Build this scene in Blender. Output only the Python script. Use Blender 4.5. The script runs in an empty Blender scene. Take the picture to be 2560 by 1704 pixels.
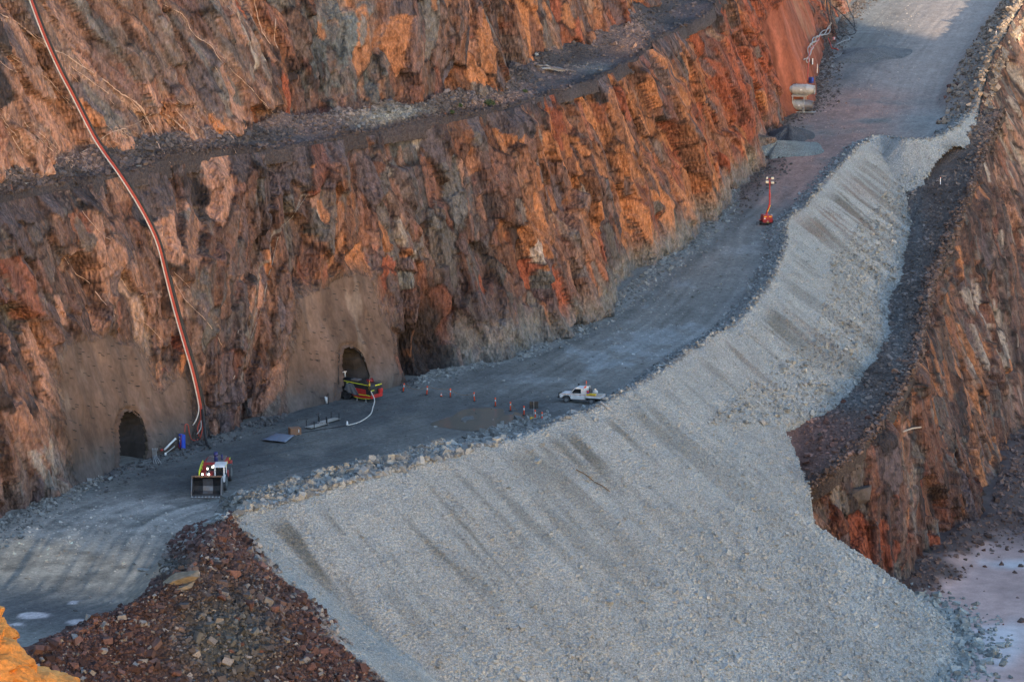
import bpy, bmesh, math, random
import numpy as np
from mathutils import Vector, Matrix, Euler

random.seed(7)
RNG = np.random.default_rng(11)
scn = bpy.context.scene
COL = scn.collection

# ------------------------------------------------------------------ camera, sky, sun, exposure
FPX = 7000.0                      # focal length in photograph pixels (2560 wide)
PITCH = math.atan(1252 / 7000.0)
CAMH = 57.0                       # metres above the floor in front of the portals
cam = bpy.data.cameras.new('camera')
cam_o = bpy.data.objects.new('camera', cam)
COL.objects.link(cam_o)
cam.sensor_width = 36.0
cam.lens = 36.0 * FPX / 2560.0
cam.clip_start = 1.0
cam.clip_end = 6000.0
cam_o.location = (0, 0, CAMH)
cam_o.rotation_euler = (math.pi / 2 - PITCH, 0, 0)
scn.camera = cam_o

SUN_EL = math.radians(10.0)
SUN_H = Vector((0.5, -0.866, 0.0)).normalized()      # horizontal direction towards the sun
world = bpy.data.worlds.new('World')
scn.world = world
world.use_nodes = True
wn = world.node_tree
bg = wn.nodes['Background']
sky = wn.nodes.new('ShaderNodeTexSky')
sky.sky_type = 'NISHITA'
sky.sun_disc = False
sky.sun_elevation = SUN_EL
sky.sun_rotation = math.atan2(SUN_H.x, SUN_H.y)
sky.altitude = 300
sky.air_density = 1.0
sky.dust_density = 0.7
sky.ozone_density = 1.5
wn.links.new(sky.outputs[0], bg.inputs[0])
bg.inputs[1].default_value = 0.15
sl = bpy.data.lights.new('sun', 'SUN')
sl.energy = 2.6
sl.angle = math.radians(0.5)
sl.color = (1.0, 0.80, 0.56)
so = bpy.data.objects.new('sun', sl)
COL.objects.link(so)
sdir = Vector((SUN_H.x * math.cos(SUN_EL), SUN_H.y * math.cos(SUN_EL), math.sin(SUN_EL)))
so.rotation_euler = sdir.to_track_quat('Z', 'Y').to_euler()
so.location = (200, -300, 200)
vs = scn.view_settings
vs.view_transform = 'Standard'
vs.look = 'None'
vs.gamma = 1.0
vs.use_curve_mapping = False
vs.exposure = 1.92

# ------------------------------------------------------------------ numeric helpers
cP, sP = math.cos(PITCH), math.sin(PITCH)
CAM = np.array([0, 0, CAMH])

def ray(px, py):
    a = (np.asarray(px, float) - 1280) / FPX
    b = -(np.asarray(py, float) - 852) / FPX
    return np.stack([a, cP + b * sP, -sP + b * cP], -1)

def proj(p):
    p = np.asarray(p, float)
    x, y, z = p[..., 0], p[..., 1], p[..., 2] - CAMH
    d = y * cP - z * sP
    u = y * sP + z * cP
    d = np.where(d < 1, 1, d)
    return 1280 + FPX * x / d, 852 - FPX * u / d, d

def onz(px, py, z):
    r = ray(px, py)
    t = (np.asarray(z, float) - CAMH) / r[..., 2]
    return CAM + r * t[..., None]

def hsh(ix, iy, seed):
    with np.errstate(over='ignore'):
        h = (ix.astype(np.int64).astype(np.uint32) * np.uint32(374761393)
             + iy.astype(np.int64).astype(np.uint32) * np.uint32(668265263)
             + np.uint32((seed * 2246822519 + 3266489917) & 0xffffffff))
        h = (h ^ (h >> np.uint32(13))) * np.uint32(1274126177)
        h = (h ^ (h >> np.uint32(16))) * np.uint32(2246822519)
        h = h ^ (h >> np.uint32(15))
    return h.astype(np.float64) / 4294967296.0

def vnoise(x, y, seed=0):
    x = np.asarray(x, float); y = np.asarray(y, float)
    ix = np.floor(x); iy = np.floor(y)
    fx = x - ix; fy = y - iy
    fx = fx * fx * (3 - 2 * fx); fy = fy * fy * (3 - 2 * fy)
    a = hsh(ix, iy, seed); b = hsh(ix + 1, iy, seed)
    c = hsh(ix, iy + 1, seed); d = hsh(ix + 1, iy + 1, seed)
    return (a * (1 - fx) + b * fx) * (1 - fy) + (c * (1 - fx) + d * fx) * fy

def fbm(x, y, seed=0, octs=4, gain=0.5):
    s = 0; a = 1.0; t = 0
    for k in range(octs):
        s = s + a * (vnoise(x * 2 ** k + 17.3 * k, y * 2 ** k - 9.1 * k, seed + k * 13) - 0.5)
        t += a; a *= gain
    return s / t * 2

def voro(x, y, seed=0):
    """nearest cell: three hashes, offset to its point, F1, F2"""
    ix = np.floor(x); iy = np.floor(y)
    f1 = np.full(x.shape, 9.0); f2 = np.full(x.shape, 9.0)
    cx = np.zeros_like(x); cy = np.zeros_like(x); ox = np.zeros_like(x); oy = np.zeros_like(x)
    for i in (-1, 0, 1):
        for j in (-1, 0, 1):
            jx = ix + i; jy = iy + j
            dx = jx + 0.1 + 0.8 * hsh(jx, jy, seed) - x
            dy = jy + 0.1 + 0.8 * hsh(jx, jy, seed + 1) - y
            d = np.sqrt(dx * dx + dy * dy)
            near = d < f1
            f2 = np.where(near, f1, np.minimum(f2, d))
            f1 = np.where(near, d, f1)
            cx = np.where(near, jx, cx); cy = np.where(near, jy, cy)
            ox = np.where(near, dx, ox); oy = np.where(near, dy, oy)
    return cx, cy, -ox, -oy, f1, f2

def blob(px, py, cx, cy, rx, ry):
    return np.exp(-((px - cx) / rx) ** 2 - ((py - cy) / ry) ** 2)

def sstep(x, a, b):
    t = np.clip((x - a) / (b - a), 0, 1)
    return t * t * (3 - 2 * t)

def inpoly(px, py, poly):
    ins = np.zeros(px.shape, bool)
    n = len(poly)
    for i in range(n):
        x0, y0 = poly[i]; x1, y1 = poly[(i + 1) % n]
        if y0 == y1: continue
        c = ((y0 > py) != (y1 > py)) & (px < (x1 - x0) * (py - y0) / (y1 - y0) + x0)
        ins ^= c
    return ins

def polydist(px, py, pts):
    d = np.full(px.shape, 1e9)
    for (x0, y0), (x1, y1) in zip(pts[:-1], pts[1:]):
        ex, ey = x1 - x0, y1 - y0
        t = np.clip(((px - x0) * ex + (py - y0) * ey) / (ex * ex + ey * ey + 1e-9), 0, 1)
        d = np.minimum(d, np.hypot(px - x0 - t * ex, py - y0 - t * ey))
    return d

def polymask(px, py, poly, soft):
    """1 inside the polygon, falling to 0 over `soft` outside it"""
    d = polydist(px, py, list(poly) + [poly[0]])
    return np.where(inpoly(px, py, poly), 1.0, np.clip(1 - d / soft, 0, 1))

# ------------------------------------------------------------------ materials
MATS = {}
def new_mat(name):
    m = bpy.data.materials.new(name); m.use_nodes = True
    return m, m.node_tree, m.node_tree.nodes['Principled BSDF']

def terrain_mat(name, scale=3.0, contrast=0.5, bump=0.35, stretch=(1, 1, 1), rough=0.95, bscale=None, dist=0.12, fine=9.0):
    m, nt, b = new_mat(name)
    N = nt.nodes; L = nt.links
    at = N.new('ShaderNodeAttribute'); at.attribute_name = 'Col'
    tc = N.new('ShaderNodeTexCoord'); mp = N.new('ShaderNodeMapping')
    mp.inputs['Scale'].default_value = stretch
    L.new(tc.outputs['Object'], mp.inputs['Vector'])
    n1 = N.new('ShaderNodeTexNoise'); n1.inputs['Scale'].default_value = scale
    n1.inputs['Detail'].default_value = 8; n1.inputs['Roughness'].default_value = 0.68
    L.new(mp.outputs[0], n1.inputs['Vector'])
    n2 = N.new('ShaderNodeTexNoise'); n2.inputs['Scale'].default_value = fine
    n2.inputs['Detail'].default_value = 3
    L.new(mp.outputs[0], n2.inputs['Vector'])
    mr = N.new('ShaderNodeMapRange')
    mr.inputs['From Min'].default_value = 0.3; mr.inputs['From Max'].default_value = 0.7
    mr.inputs['To Min'].default_value = 1 - contrast; mr.inputs['To Max'].default_value = 1 + contrast
    L.new(n1.outputs['Fac'], mr.inputs['Value'])
    mr2 = N.new('ShaderNodeMapRange')
    mr2.inputs['From Min'].default_value = 0.3; mr2.inputs['From Max'].default_value = 0.7
    mr2.inputs['To Min'].default_value = 1 - contrast * .6; mr2.inputs['To Max'].default_value = 1 + contrast * .6
    L.new(n2.outputs['Fac'], mr2.inputs['Value'])
    mu0 = N.new('ShaderNodeMath'); mu0.operation = 'MULTIPLY'
    L.new(mr.outputs[0], mu0.inputs[0]); L.new(mr2.outputs[0], mu0.inputs[1])
    mul = N.new('ShaderNodeVectorMath'); mul.operation = 'SCALE'
    L.new(at.outputs['Color'], mul.inputs[0]); L.new(mu0.outputs[0], mul.inputs['Scale'])
    L.new(mul.outputs[0], b.inputs['Base Color'])
    b.inputs['Roughness'].default_value = rough
    b.inputs['Specular IOR Level'].default_value = 0.2
    vo = N.new('ShaderNodeTexVoronoi'); vo.inputs['Scale'].default_value = bscale or scale * 1.5
    L.new(mp.outputs[0], vo.inputs['Vector'])
    ad = N.new('ShaderNodeMath'); ad.operation = 'ADD'
    L.new(n1.outputs['Fac'], ad.inputs[0]); L.new(vo.outputs['Distance'], ad.inputs[1])
    bp = N.new('ShaderNodeBump'); bp.inputs['Strength'].default_value = bump; bp.inputs['Distance'].default_value = dist
    L.new(ad.outputs[0], bp.inputs['Height']); L.new(bp.outputs[0], b.inputs['Normal'])
    MATS[name] = m
    return m

def solid(name, col, rough=0.6, metal=0.0, dirt=0.25, dscale=2.5, dirtcol=(0.16, 0.13, 0.11), emit=None, spec=0.4):
    m, nt, b = new_mat(name)
    N = nt.nodes; L = nt.links
    if emit:
        b.inputs['Base Color'].default_value = (*col, 1)
        b.inputs['Emission Color'].default_value = (*col, 1)
        b.inputs['Emission Strength'].default_value = emit
    else:
        tc = N.new('ShaderNodeTexCoord')
        n1 = N.new('ShaderNodeTexNoise'); n1.inputs['Scale'].default_value = dscale
        n1.inputs['Detail'].default_value = 6; n1.inputs['Roughness'].default_value = 0.65
        L.new(tc.outputs['Object'], n1.inputs['Vector'])
        mr = N.new('ShaderNodeMapRange'); mr.inputs['From Min'].default_value = 0.42; mr.inputs['From Max'].default_value = 0.72
        mr.inputs['To Max'].default_value = dirt * 2
        L.new(n1.outputs['Fac'], mr.inputs['Value'])
        mx = N.new('ShaderNodeMix'); mx.data_type = 'RGBA'
        mx.inputs['A'].default_value = (*col, 1); mx.inputs['B'].default_value = (*dirtcol, 1)
        L.new(mr.outputs[0], mx.inputs['Factor'])
        L.new(mx.outputs['Result'], b.inputs['Base Color'])
    b.inputs['Roughness'].default_value = rough
    b.inputs['Metallic'].default_value = metal
    b.inputs['Specular IOR Level'].default_value = spec
    MATS[name] = m
    return m

def stone_mat(name, col, var=0.35, hue=(0, 0, 0)):
    """stone colour varying from object to object"""
    m, nt, b = new_mat(name)
    N = nt.nodes; L = nt.links
    oi = N.new('ShaderNodeObjectInfo'); tc = N.new('ShaderNodeTexCoord')
    n1 = N.new('ShaderNodeTexNoise'); n1.inputs['Scale'].default_value = 3.5; n1.inputs['Detail'].default_value = 7
    L.new(tc.outputs['Object'], n1.inputs['Vector'])
    mr = N.new('ShaderNodeMapRange'); mr.inputs['To Min'].default_value = 1 - var; mr.inputs['To Max'].default_value = 1 + var
    L.new(oi.outputs['Random'], mr.inputs['Value'])
    mr2 = N.new('ShaderNodeMapRange'); mr2.inputs['From Min'].default_value = .3; mr2.inputs['From Max'].default_value = .7
    mr2.inputs['To Min'].default_value = .65; mr2.inputs['To Max'].default_value = 1.3
    L.new(n1.outputs['Fac'], mr2.inputs['Value'])
    mu = N.new('ShaderNodeMath'); mu.operation = 'MULTIPLY'
    L.new(mr.outputs[0], mu.inputs[0]); L.new(mr2.outputs[0], mu.inputs[1])
    sc = N.new('ShaderNodeVectorMath'); sc.operation = 'SCALE'; sc.inputs[0].default_value = col
    L.new(mu.outputs[0], sc.inputs['Scale']); L.new(sc.outputs[0], b.inputs['Base Color'])
    b.inputs['Roughness'].default_value = 0.95; b.inputs['Specular IOR Level'].default_value = 0.2
    bp = N.new('ShaderNodeBump'); bp.inputs['Strength'].default_value = 0.4; bp.inputs['Distance'].default_value = 0.08
    L.new(n1.outputs['Fac'], bp.inputs['Height']); L.new(bp.outputs[0], b.inputs['Normal'])
    MATS[name] = m
    return m

M_ROCK = terrain_mat('rock', 1.8, 0.46, 0.9, (1.0, 1.0, 0.5), dist=0.42, fine=6)
M_SHOT = terrain_mat('sprayed_concrete', 0.8, 0.26, 0.4, (1, 1, 0.6), dist=0.08, fine=3)
M_ROAD = terrain_mat('road_dirt', 2.2, 0.30, 0.5, dist=0.08, fine=8)
M_GRAV = terrain_mat('gravel', 4.5, 0.38, 0.9, bscale=4.0, dist=0.18, fine=9)
M_SALT = terrain_mat('salt', 0.7, 0.16, 0.2, dist=0.05, fine=5)
M_RUB = terrain_mat('rubble', 3.2, 0.45, 0.9, bscale=3.0, dist=0.2, fine=9)
M_STONE = terrain_mat('stones', 5.0, 0.25, 0.2, dist=0.03, fine=14)

# ------------------------------------------------------------------ object helpers
def tag(o, label=None, cat=None, group=None, kind=None):
    if label: o['label'] = label
    if cat: o['category'] = cat
    if group: o['group'] = group
    if kind: o['kind'] = kind
    return o

def empty(name, loc, rz=0.0, label=None, cat=None, group=None, rot=None):
    o = bpy.data.objects.new(name, None)
    COL.objects.link(o); o.location = loc
    o.rotation_euler = rot if rot else (0, 0, rz)
    o.empty_display_size = 0.3
    return tag(o, label, cat, group)

def np_mesh(name, P, faces, mat=None, col=None, smooth=True, parent=None, kind=None):
    P = np.ascontiguousarray(P, dtype=np.float32); faces = np.ascontiguousarray(faces, dtype=np.int32)
    me = bpy.data.meshes.new(name)
    k = faces.shape[1]; nf = len(faces)
    me.vertices.add(len(P)); me.vertices.foreach_set('co', P.ravel())
    me.loops.add(nf * k); me.loops.foreach_set('vertex_index', faces.ravel())
    me.polygons.add(nf)
    me.polygons.foreach_set('loop_start', np.arange(0, nf * k, k, dtype=np.int32))
    me.polygons.foreach_set('use_smooth', np.full(nf, smooth))
    if col is not None:
        a = me.attributes.new('Col', 'FLOAT_COLOR', 'POINT')
        c = np.ones((len(P), 4), np.float32); c[:, :3] = col
        a.data.foreach_set('color', c.ravel())
    me.update(calc_edges=True)
    if mat: me.materials.append(mat)
    o = bpy.data.objects.new(name, me); COL.objects.link(o)
    if parent: o.parent = parent
    if kind: o['kind'] = kind
    return o

def compact(P, faces, *attrs):
    used = np.unique(faces)
    mp = np.full(len(P), -1); mp[used] = np.arange(len(used))
    return (P[used], mp[faces]) + tuple(a[used] for a in attrs)

class MB:
    """collects shapes into one mesh object"""
    def __init__(s): s.v = []; s.f = []
    def add(s, vs, fs):
        n = len(s.v); s.v += [tuple(v) for v in vs]; s.f += [tuple(i + n for i in f) for f in fs]; return s
    def box(s, x0, x1, y0, y1, z0, z1, taper=None):
        vs = [(x0, y0, z0), (x1, y0, z0), (x1, y1, z0), (x0, y1, z0), (x0, y0, z1), (x1, y0, z1), (x1, y1, z1), (x0, y1, z1)]
        if taper:
            tx0, tx1, ty0, ty1 = taper
            vs[4:] = [(x0 + tx0, y0 + ty0, z1), (x1 - tx1, y0 + ty0, z1), (x1 - tx1, y1 - ty1, z1), (x0 + tx0, y1 - ty1, z1)]
        return s.add(vs, [(3, 2, 1, 0), (4, 5, 6, 7), (0, 1, 5, 4), (1, 2, 6, 5), (2, 3, 7, 6), (3, 0, 4, 7)])
    def prism(s, prof, y0, y1):
        """profile in x,z extruded along y"""
        n = len(prof)
        vs = [(x, y0, z) for x, z in prof] + [(x, y1, z) for x, z in prof]
        fs = [tuple(range(n)), tuple(range(2 * n - 1, n - 1, -1))]
        fs += [(i, i + n, (i + 1) % n + n, (i + 1) % n) for i in range(n)]
        return s.add(vs, fs)
    def cyl(s, p0, p1, r0, r1=None, n=16, cap=True):
        r1 = r0 if r1 is None else r1
        p0 = Vector(p0); p1 = Vector(p1); d = (p1 - p0).normalized()
        a = d.orthogonal().normalized(); b = d.cross(a)
        vs = []
        for p, r in ((p0, r0), (p1, r1)):
            for k in range(n):
                t = 2 * math.pi * k / n
                vs.append(p + a * math.cos(t) * r + b * math.sin(t) * r)
        fs = [(k, (k + 1) % n, (k + 1) % n + n, k + n) for k in range(n)]
        if cap: fs += [tuple(range(n - 1, -1, -1)), tuple(range(n, 2 * n))]
        return s.add(vs, fs)
    def rings(s, prof, axis='y', n=20, c=(0, 0, 0), closed=False):
        """lathe: prof is a list of (along, radius)"""
        vs = []
        for h, r in prof:
            for k in range(n):
                t = 2 * math.pi * k / n
                p, q = r * math.cos(t), r * math.sin(t)
                v = {'y': (p, h, q), 'x': (h, p, q), 'z': (p, q, h)}[axis]
                vs.append((v[0] + c[0], v[1] + c[1], v[2] + c[2]))
        m = len(prof); fs = []
        for i in range(m - 1 + (1 if closed else 0)):
            j = (i + 1) % m
            fs += [(i * n + k, i * n + (k + 1) % n, j * n + (k + 1) % n, j * n + k) for k in range(n)]
        if not closed: fs += [tuple(range(n - 1, -1, -1)), tuple(range((m - 1) * n, m * n))]
        return s.add(vs, fs)
    def tube(s, pts, r, n=7):
        pts = [Vector(p) for p in pts]; vs = []
        a = None
        for i, p in enumerate(pts):
            d = (pts[min(i + 1, len(pts) - 1)] - pts[max(i - 1, 0)]).normalized()
            if a is None: a = d.orthogonal().normalized()
            a = (a - d * a.dot(d)).normalized()
            b = d.cross(a)
            for k in range(n):
                t = 2 * math.pi * k / n
                vs.append(p + a * math.cos(t) * r + b * math.sin(t) * r)
        fs = [(i * n + k, i * n + (k + 1) % n, (i + 1) * n + (k + 1) % n, (i + 1) * n + k) for i in range(len(pts) - 1) for k in range(n)]
        fs += [tuple(range(n - 1, -1, -1)), tuple(range(len(vs) - n, len(vs)))]
        return s.add(vs, fs)
    def build(s, name, mat, parent=None, smooth=False, bevel=0.0, kind=None):
        me = bpy.data.meshes.new(name); me.from_pydata(s.v, [], s.f)
        if bevel > 0 or True:
            bm = bmesh.new(); bm.from_mesh(me)
            bmesh.ops.recalc_face_normals(bm, faces=bm.faces[:])
            if bevel > 0:
                bmesh.ops.bevel(bm, geom=[e for e in bm.edges if e.is_manifold and e.calc_face_angle(0) > 0.5], offset=bevel, segments=1, affect='EDGES', clamp_overlap=True)
            bm.to_mesh(me); bm.free()
        if smooth: me.polygons.foreach_set('use_smooth', [True] * len(me.polygons))
        me.materials.append(mat)
        o = bpy.data.objects.new(name, me); COL.objects.link(o)
        if parent: o.parent = parent
        if kind: o['kind'] = kind
        return o

def smooth_pts(pts, n):
    """Catmull-Rom through the points"""
    pts = np.asarray(pts, float)
    P = np.vstack([2 * pts[0] - pts[1], pts, 2 * pts[-1] - pts[-2]])
    out = []
    for i in range(1, len(P) - 2):
        for k in range(n):
            t = k / n
            out.append(0.5 * (2 * P[i] + (P[i + 1] - P[i - 1]) * t + (2 * P[i - 1] - 5 * P[i] + 4 * P[i + 1] - P[i + 2]) * t * t
                              + (-P[i - 1] + 3 * P[i] - 3 * P[i + 1] + P[i + 2]) * t ** 3))
    out.append(pts[-1])
    return np.array(out)

# ------------------------------------------------------------------ the shape of the pit
def zramp(x, y):
    k = 8.0
    return 0.111 * k * np.logaddexp(0, (0.34 * x + 0.94 * y - 288) / k)

def onfun(px, py, fun, dz=0.0, t0=150, t1=720, n=6000):
    out = []
    t = np.linspace(t0, t1, n)
    for a, b in zip(np.atleast_1d(px), np.atleast_1d(py)):
        p = CAM + ray(a, b) * t[:, None]
        out.append(p[np.argmax(p[:, 2] - (fun(p[:, 0], p[:, 1]) + dz) < 0)])
    return np.array(out)

def arr(*p): return np.array(p, float)
T_px = arr((-330, 1480), (-150, 1390), (0, 1312), (100, 1255), (200, 1215), (300, 1172), (480, 1105), (540, 1085), (720, 1035), (840, 1003),
           (990, 965), (1110, 925), (1230, 900), (1420, 830), (1500, 780), (1610, 690), (1740, 590), (1830, 490), (1900, 430),
           (1925, 345), (1965, 295), (2036, 262), (2046, 180), (2080, 90), (2150, 0), (2230, -90), (2300, -150))
C1_px = arr((-150, 1760), (-30, 1700), (70, 1640), (230, 1560), (380, 1512), (470, 1475), (530, 1400), (587, 1290), (760, 1239), (956, 1184),
            (1152, 1130), (1358, 1059), (1521, 1005), (1630, 945), (1739, 869), (1847, 800), (1923, 717), (1967, 620), (1972, 554),
            (2021, 511), (2086, 435), (2184, 342), (2270, 352), (2360, 337), (2434, 285), (2452, 240), (2475, 170), (2530, 70), (2590, -20), (2680, -140))
N_CONE = 24                                            # crest segments that carry the tipped waste slope
T_w = onfun(T_px[:, 0], T_px[:, 1], zramp)
C1_w = onfun(C1_px[:, 0], C1_px[:, 1], zramp, 1.1)
# windrow height along the crest
wr = np.full(len(C1_w), 1.1); wr[8:12] = 1.0; wr[25:] = 3.9; wr[24] = 1.7; wr[4] = 1.6; wr[5:7] = 2.5
C1s = smooth_pts(np.c_[C1_w, wr], 6)
C1s[:, 2] = zramp(C1s[:, 0], C1s[:, 1]) + C1s[:, 3]
CONE_SEG = N_CONE * 6
PIT_Z = -24.6

def crest_coords(x, y, segs=None):
    """signed distance to the crest (positive outside), arc length, crest height"""
    n = len(C1s) - 1
    al = np.r_[0, np.cumsum(np.hypot(*(np.diff(C1s[:, :2], axis=0).T)))]
    best = np.full(x.shape, 1e9); side = np.zeros_like(best); arc = np.zeros_like(best); zc = np.zeros_like(best)
    for i in range(n if segs is None else segs):
        x0, y0, z0 = C1s[i, :3]; x1, y1, z1 = C1s[i + 1, :3]
        ex, ey = x1 - x0, y1 - y0; l2 = ex * ex + ey * ey
        t = np.clip(((x - x0) * ex + (y - y0) * ey) / l2, 0, 1)
        d = np.hypot(x - x0 - t * ex, y - y0 - t * ey)
        cr = (x - x0) * ey - (y - y0) * ex
        m = d < best
        best = np.where(m, d, best); side = np.where(m, cr, side)
        arc = np.where(m, al[i] + t * math.sqrt(l2), arc); zc = np.where(m, z0 + t * (z1 - z0), zc)
    return best, np.sign(side), arc, zc

TAN = math.tan(math.radians(37))
LOBE = 75                                             # the tall lobe that reaches the pit bottom ends here
def cone_z(x, y, i0=0, i1=None):
    z = np.full(x.shape, -200.0)
    for i in range(i0, i1 or CONE_SEG):
        x0, y0, z0 = C1s[i, :3]; x1, y1, z1 = C1s[i + 1, :3]
        ex, ey = x1 - x0, y1 - y0; l2 = ex * ex + ey * ey
        t = np.clip(((x - x0) * ex + (y - y0) * ey) / l2, 0, 1)
        d = np.hypot(x - x0 - t * ex, y - y0 - t * ey)
        z = np.maximum(z, z0 + t * (z1 - z0) - d * TAN)
    return z

PUDDLE_A = arr((1130, 1040), (1165, 1022), (1240, 1020), (1330, 1040), (1345, 1056), (1290, 1070), (1200, 1078), (1120, 1070), (1075, 1060))
def height(x, y, detail=True):
    x = np.asarray(x, float); y = np.asarray(y, float)
    d, side, arc, zc = crest_coords(x, y)
    fl = zramp(x, y)
    bund = sstep(arc, arc_red - 1, arc_red + 5) * (1 - sstep(arc, arc_b2 - 22, arc_b2))
    inner = np.maximum(fl, zc - .42 * np.maximum(d - 4.6, 0) + .55 * np.exp(-((d - 2.9) / 1.1) ** 2) * (1 + .8 * vnoise(arc / 2.0, d, 91) - .4) - 9 * (1 - bund))
    inner = np.maximum(inner, zc - np.maximum(d - 0.4, 0) * np.where(arc > arc_cone, .62, np.where(arc < arc_red, .50, .42)))
    low = cone_z(x, y, 0, LOBE); up = cone_z(x, y, LOBE, CONE_SEG)
    up = np.where(x > np.interp(y, KL[:, 1], KL[:, 0]) + 1.5 + 7 * sstep(y, KL[-1, 1] - 4, KL[-1, 1] + 1), -200.0, up)
    up = np.where(y < KL[0, 1], -200.0, up)
    up = np.where((y > 392) & (x > 65.3 + (y - 395) * .30) & (d > 2.0), -200.0, up)
    outer = np.maximum(low, up)
    last = arc > arc_cone
    outer = np.where(last, np.maximum(low, np.where(d < 2.2, zc - d * 1.3, -200.0)), outer)
    ins = side < 0
    z = np.where(ins, inner, outer)
    if detail:
        und = 0.14 * fbm(x / 6, y / 6, 3, 4)
        z = z + np.where(ins, und + 0.05 * fbm(d / 0.5, arc / 9.0, 8, 3), 0)
        rill = fbm(arc / 2.2 + 0.6 * fbm(arc / 6, d / 8, 4), d / 14.0, 21, 4)
        lump = fbm(x / 0.9, y / 0.9, 31, 4)
        z = z + np.where(ins, 0, rill * 0.42 * sstep(d, 0.6, 5) + lump * 0.20)
        crest = np.exp(-(d / 1.6) ** 2)
        z = z + crest * (0.45 * fbm(x / 1.7, y / 1.7, 41, 4))
        redz = sstep(arc_red - arc, 0, 6) * sstep(d, 0, 3) * (~ins)
        z = z + redz * 0.55 * fbm(x / 3.0, y / 3.0, 51, 4)
    return z

K_px = arr((2336, 1586), (2173, 1478), (2085, 1400), (2012, 1336), (2000, 1275), (1990, 1190), (1930, 1045), (2070, 1000), (2165, 900), (2215, 800), (2240, 690), (2255, 610), (2265, 540), (2290, 450), (2400, 340))
K_w = onfun(K_px[:, 0], K_px[:, 1], lambda x, y: cone_z(x, y))
KL = K_w[np.argsort(K_w[:, 1])]
_al = np.r_[0, np.cumsum(np.hypot(*(np.diff(C1s[:, :2], axis=0).T)))]
arc_cone = _al[CONE_SEG]
arc_red = _al[7 * 6]
arc_b2 = _al[11 * 6 + 3]

def ground_at(px, py):
    p = onfun([px], [py], lambda x, y: height(x, y), n=9000)[0]
    return Vector(p)

# ---- colour tables (linear albedo)
def c3(*v): return np.array(v, float)
BROWN, RUST, ORANGE = c3(.138, .075, .057), c3(.195, .084, .052), c3(.33, .145, .070)
RED, PURPLE, GREY = c3(.22, .070, .045), c3(.105, .083, .090), c3(.125, .116, .108)
TEAL, DARK, PALE, SALMON = c3(.130, .145, .145), c3(.034, .030, .034), c3(.29, .25, .215), c3(.24, .140, .105)
PAL = np.stack([BROWN, RUST, ORANGE, RED, PURPLE, GREY, TEAL, DARK, PALE, SALMON])
_l = PAL @ np.array([.25, .6, .15])
PAL = PAL * .82 + _l[:, None] * .18 * c3(.92, .96, 1.18)
PAL[2] = (.37, .160, .078); PAL[9] = (.335, .185, .135); PAL[3] = (.26, .078, .046); PAL[8] = (.34, .29, .25)

TERR = []          # every terrain vertex, for resting things on the surface seen at a pixel
def remember(P):
    x, y, d = proj(P)
    TERR.append(np.c_[x, y, d, P])

# ---- pit wall: lines as (arc length on the toe line, set-back, height)
Ts = smooth_pts(T_w, 8)
tl = np.r_[0, np.cumsum(np.hypot(*(np.diff(Ts[:, :2], axis=0).T)))]
UL = tl[-1]
uu = np.arange(0, UL, 0.5)
tx = np.interp(uu, tl, Ts[:, 0]); ty = np.interp(uu, tl, Ts[:, 1]); tz = np.interp(uu, tl, Ts[:, 2])
def gsm(a, sig):
    k = int(sig * 3 / 0.5); w = np.exp(-0.5 * (np.arange(-k, k + 1) * 0.5 / sig) ** 2); w /= w.sum()
    return np.convolve(np.pad(a, k, mode='edge'), w, 'valid')
gx = np.gradient(gsm(tx, 9)); gy = np.gradient(gsm(ty, 9))
gl = np.hypot(gx, gy); nx, ny = -gy / gl, gx / gl            # pointing into the rock (left of travel)
txs, tys = gsm(tx, 1.2), gsm(ty, 1.2)

def wall_pos(u, o, z):
    return np.stack([np.interp(u, uu, txs) + np.interp(u, uu, nx) * o, np.interp(u, uu, tys) + np.interp(u, uu, ny) * o, z], -1)

def locate(p):
    """arc length and set-back of points"""
    d = np.hypot(p[:, None, 0] - txs[None], p[:, None, 1] - tys[None])
    i = d.argmin(1)
    o = (p[:, 0] - txs[i]) * nx[i] + (p[:, 1] - tys[i]) * ny[i]
    return uu[i], o

def solve_face(pxs, lean, base_u=None, base_o=None, base_z=None):
    """where rays meet a face that leans back `lean` metres per metre of height from a base line"""
    U, O, Z = [], [], []
    for a, b in pxs:
        t = np.linspace(180, 700, 2600); p = CAM + ray(a, b) * t[:, None]
        u, o = locate(p)
        if base_u is None: bo, bz = 0 * u, np.interp(u, uu, tz)
        else: bo, bz = np.interp(u, base_u, base_o), np.interp(u, base_u, base_z)
        g = o - bo - (p[:, 2] - bz) * lean
        k = np.argmax((g > 0) & (p[:, 2] > bz))
        U.append(u[k]); O.append(o[k]); Z.append(p[k, 2])
    i = np.argsort(U)
    return np.array(U)[i], np.array(O)[i], np.array(Z)[i]

def solve_level(pxs, base_u, base_z, dz):
    U, O, Z = [], [], []
    for a, b in pxs:
        t = np.linspace(180, 760, 2900); p = CAM + ray(a, b) * t[:, None]
        u, o = locate(p)
        g = p[:, 2] - (np.interp(u, base_u, base_z) + dz)
        k = np.argmax(g < 0)
        U.append(u[k]); O.append(o[k]); Z.append(p[k, 2])
    i = np.argsort(U)
    return np.array(U)[i], np.array(O)[i], np.array(Z)[i]

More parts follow.
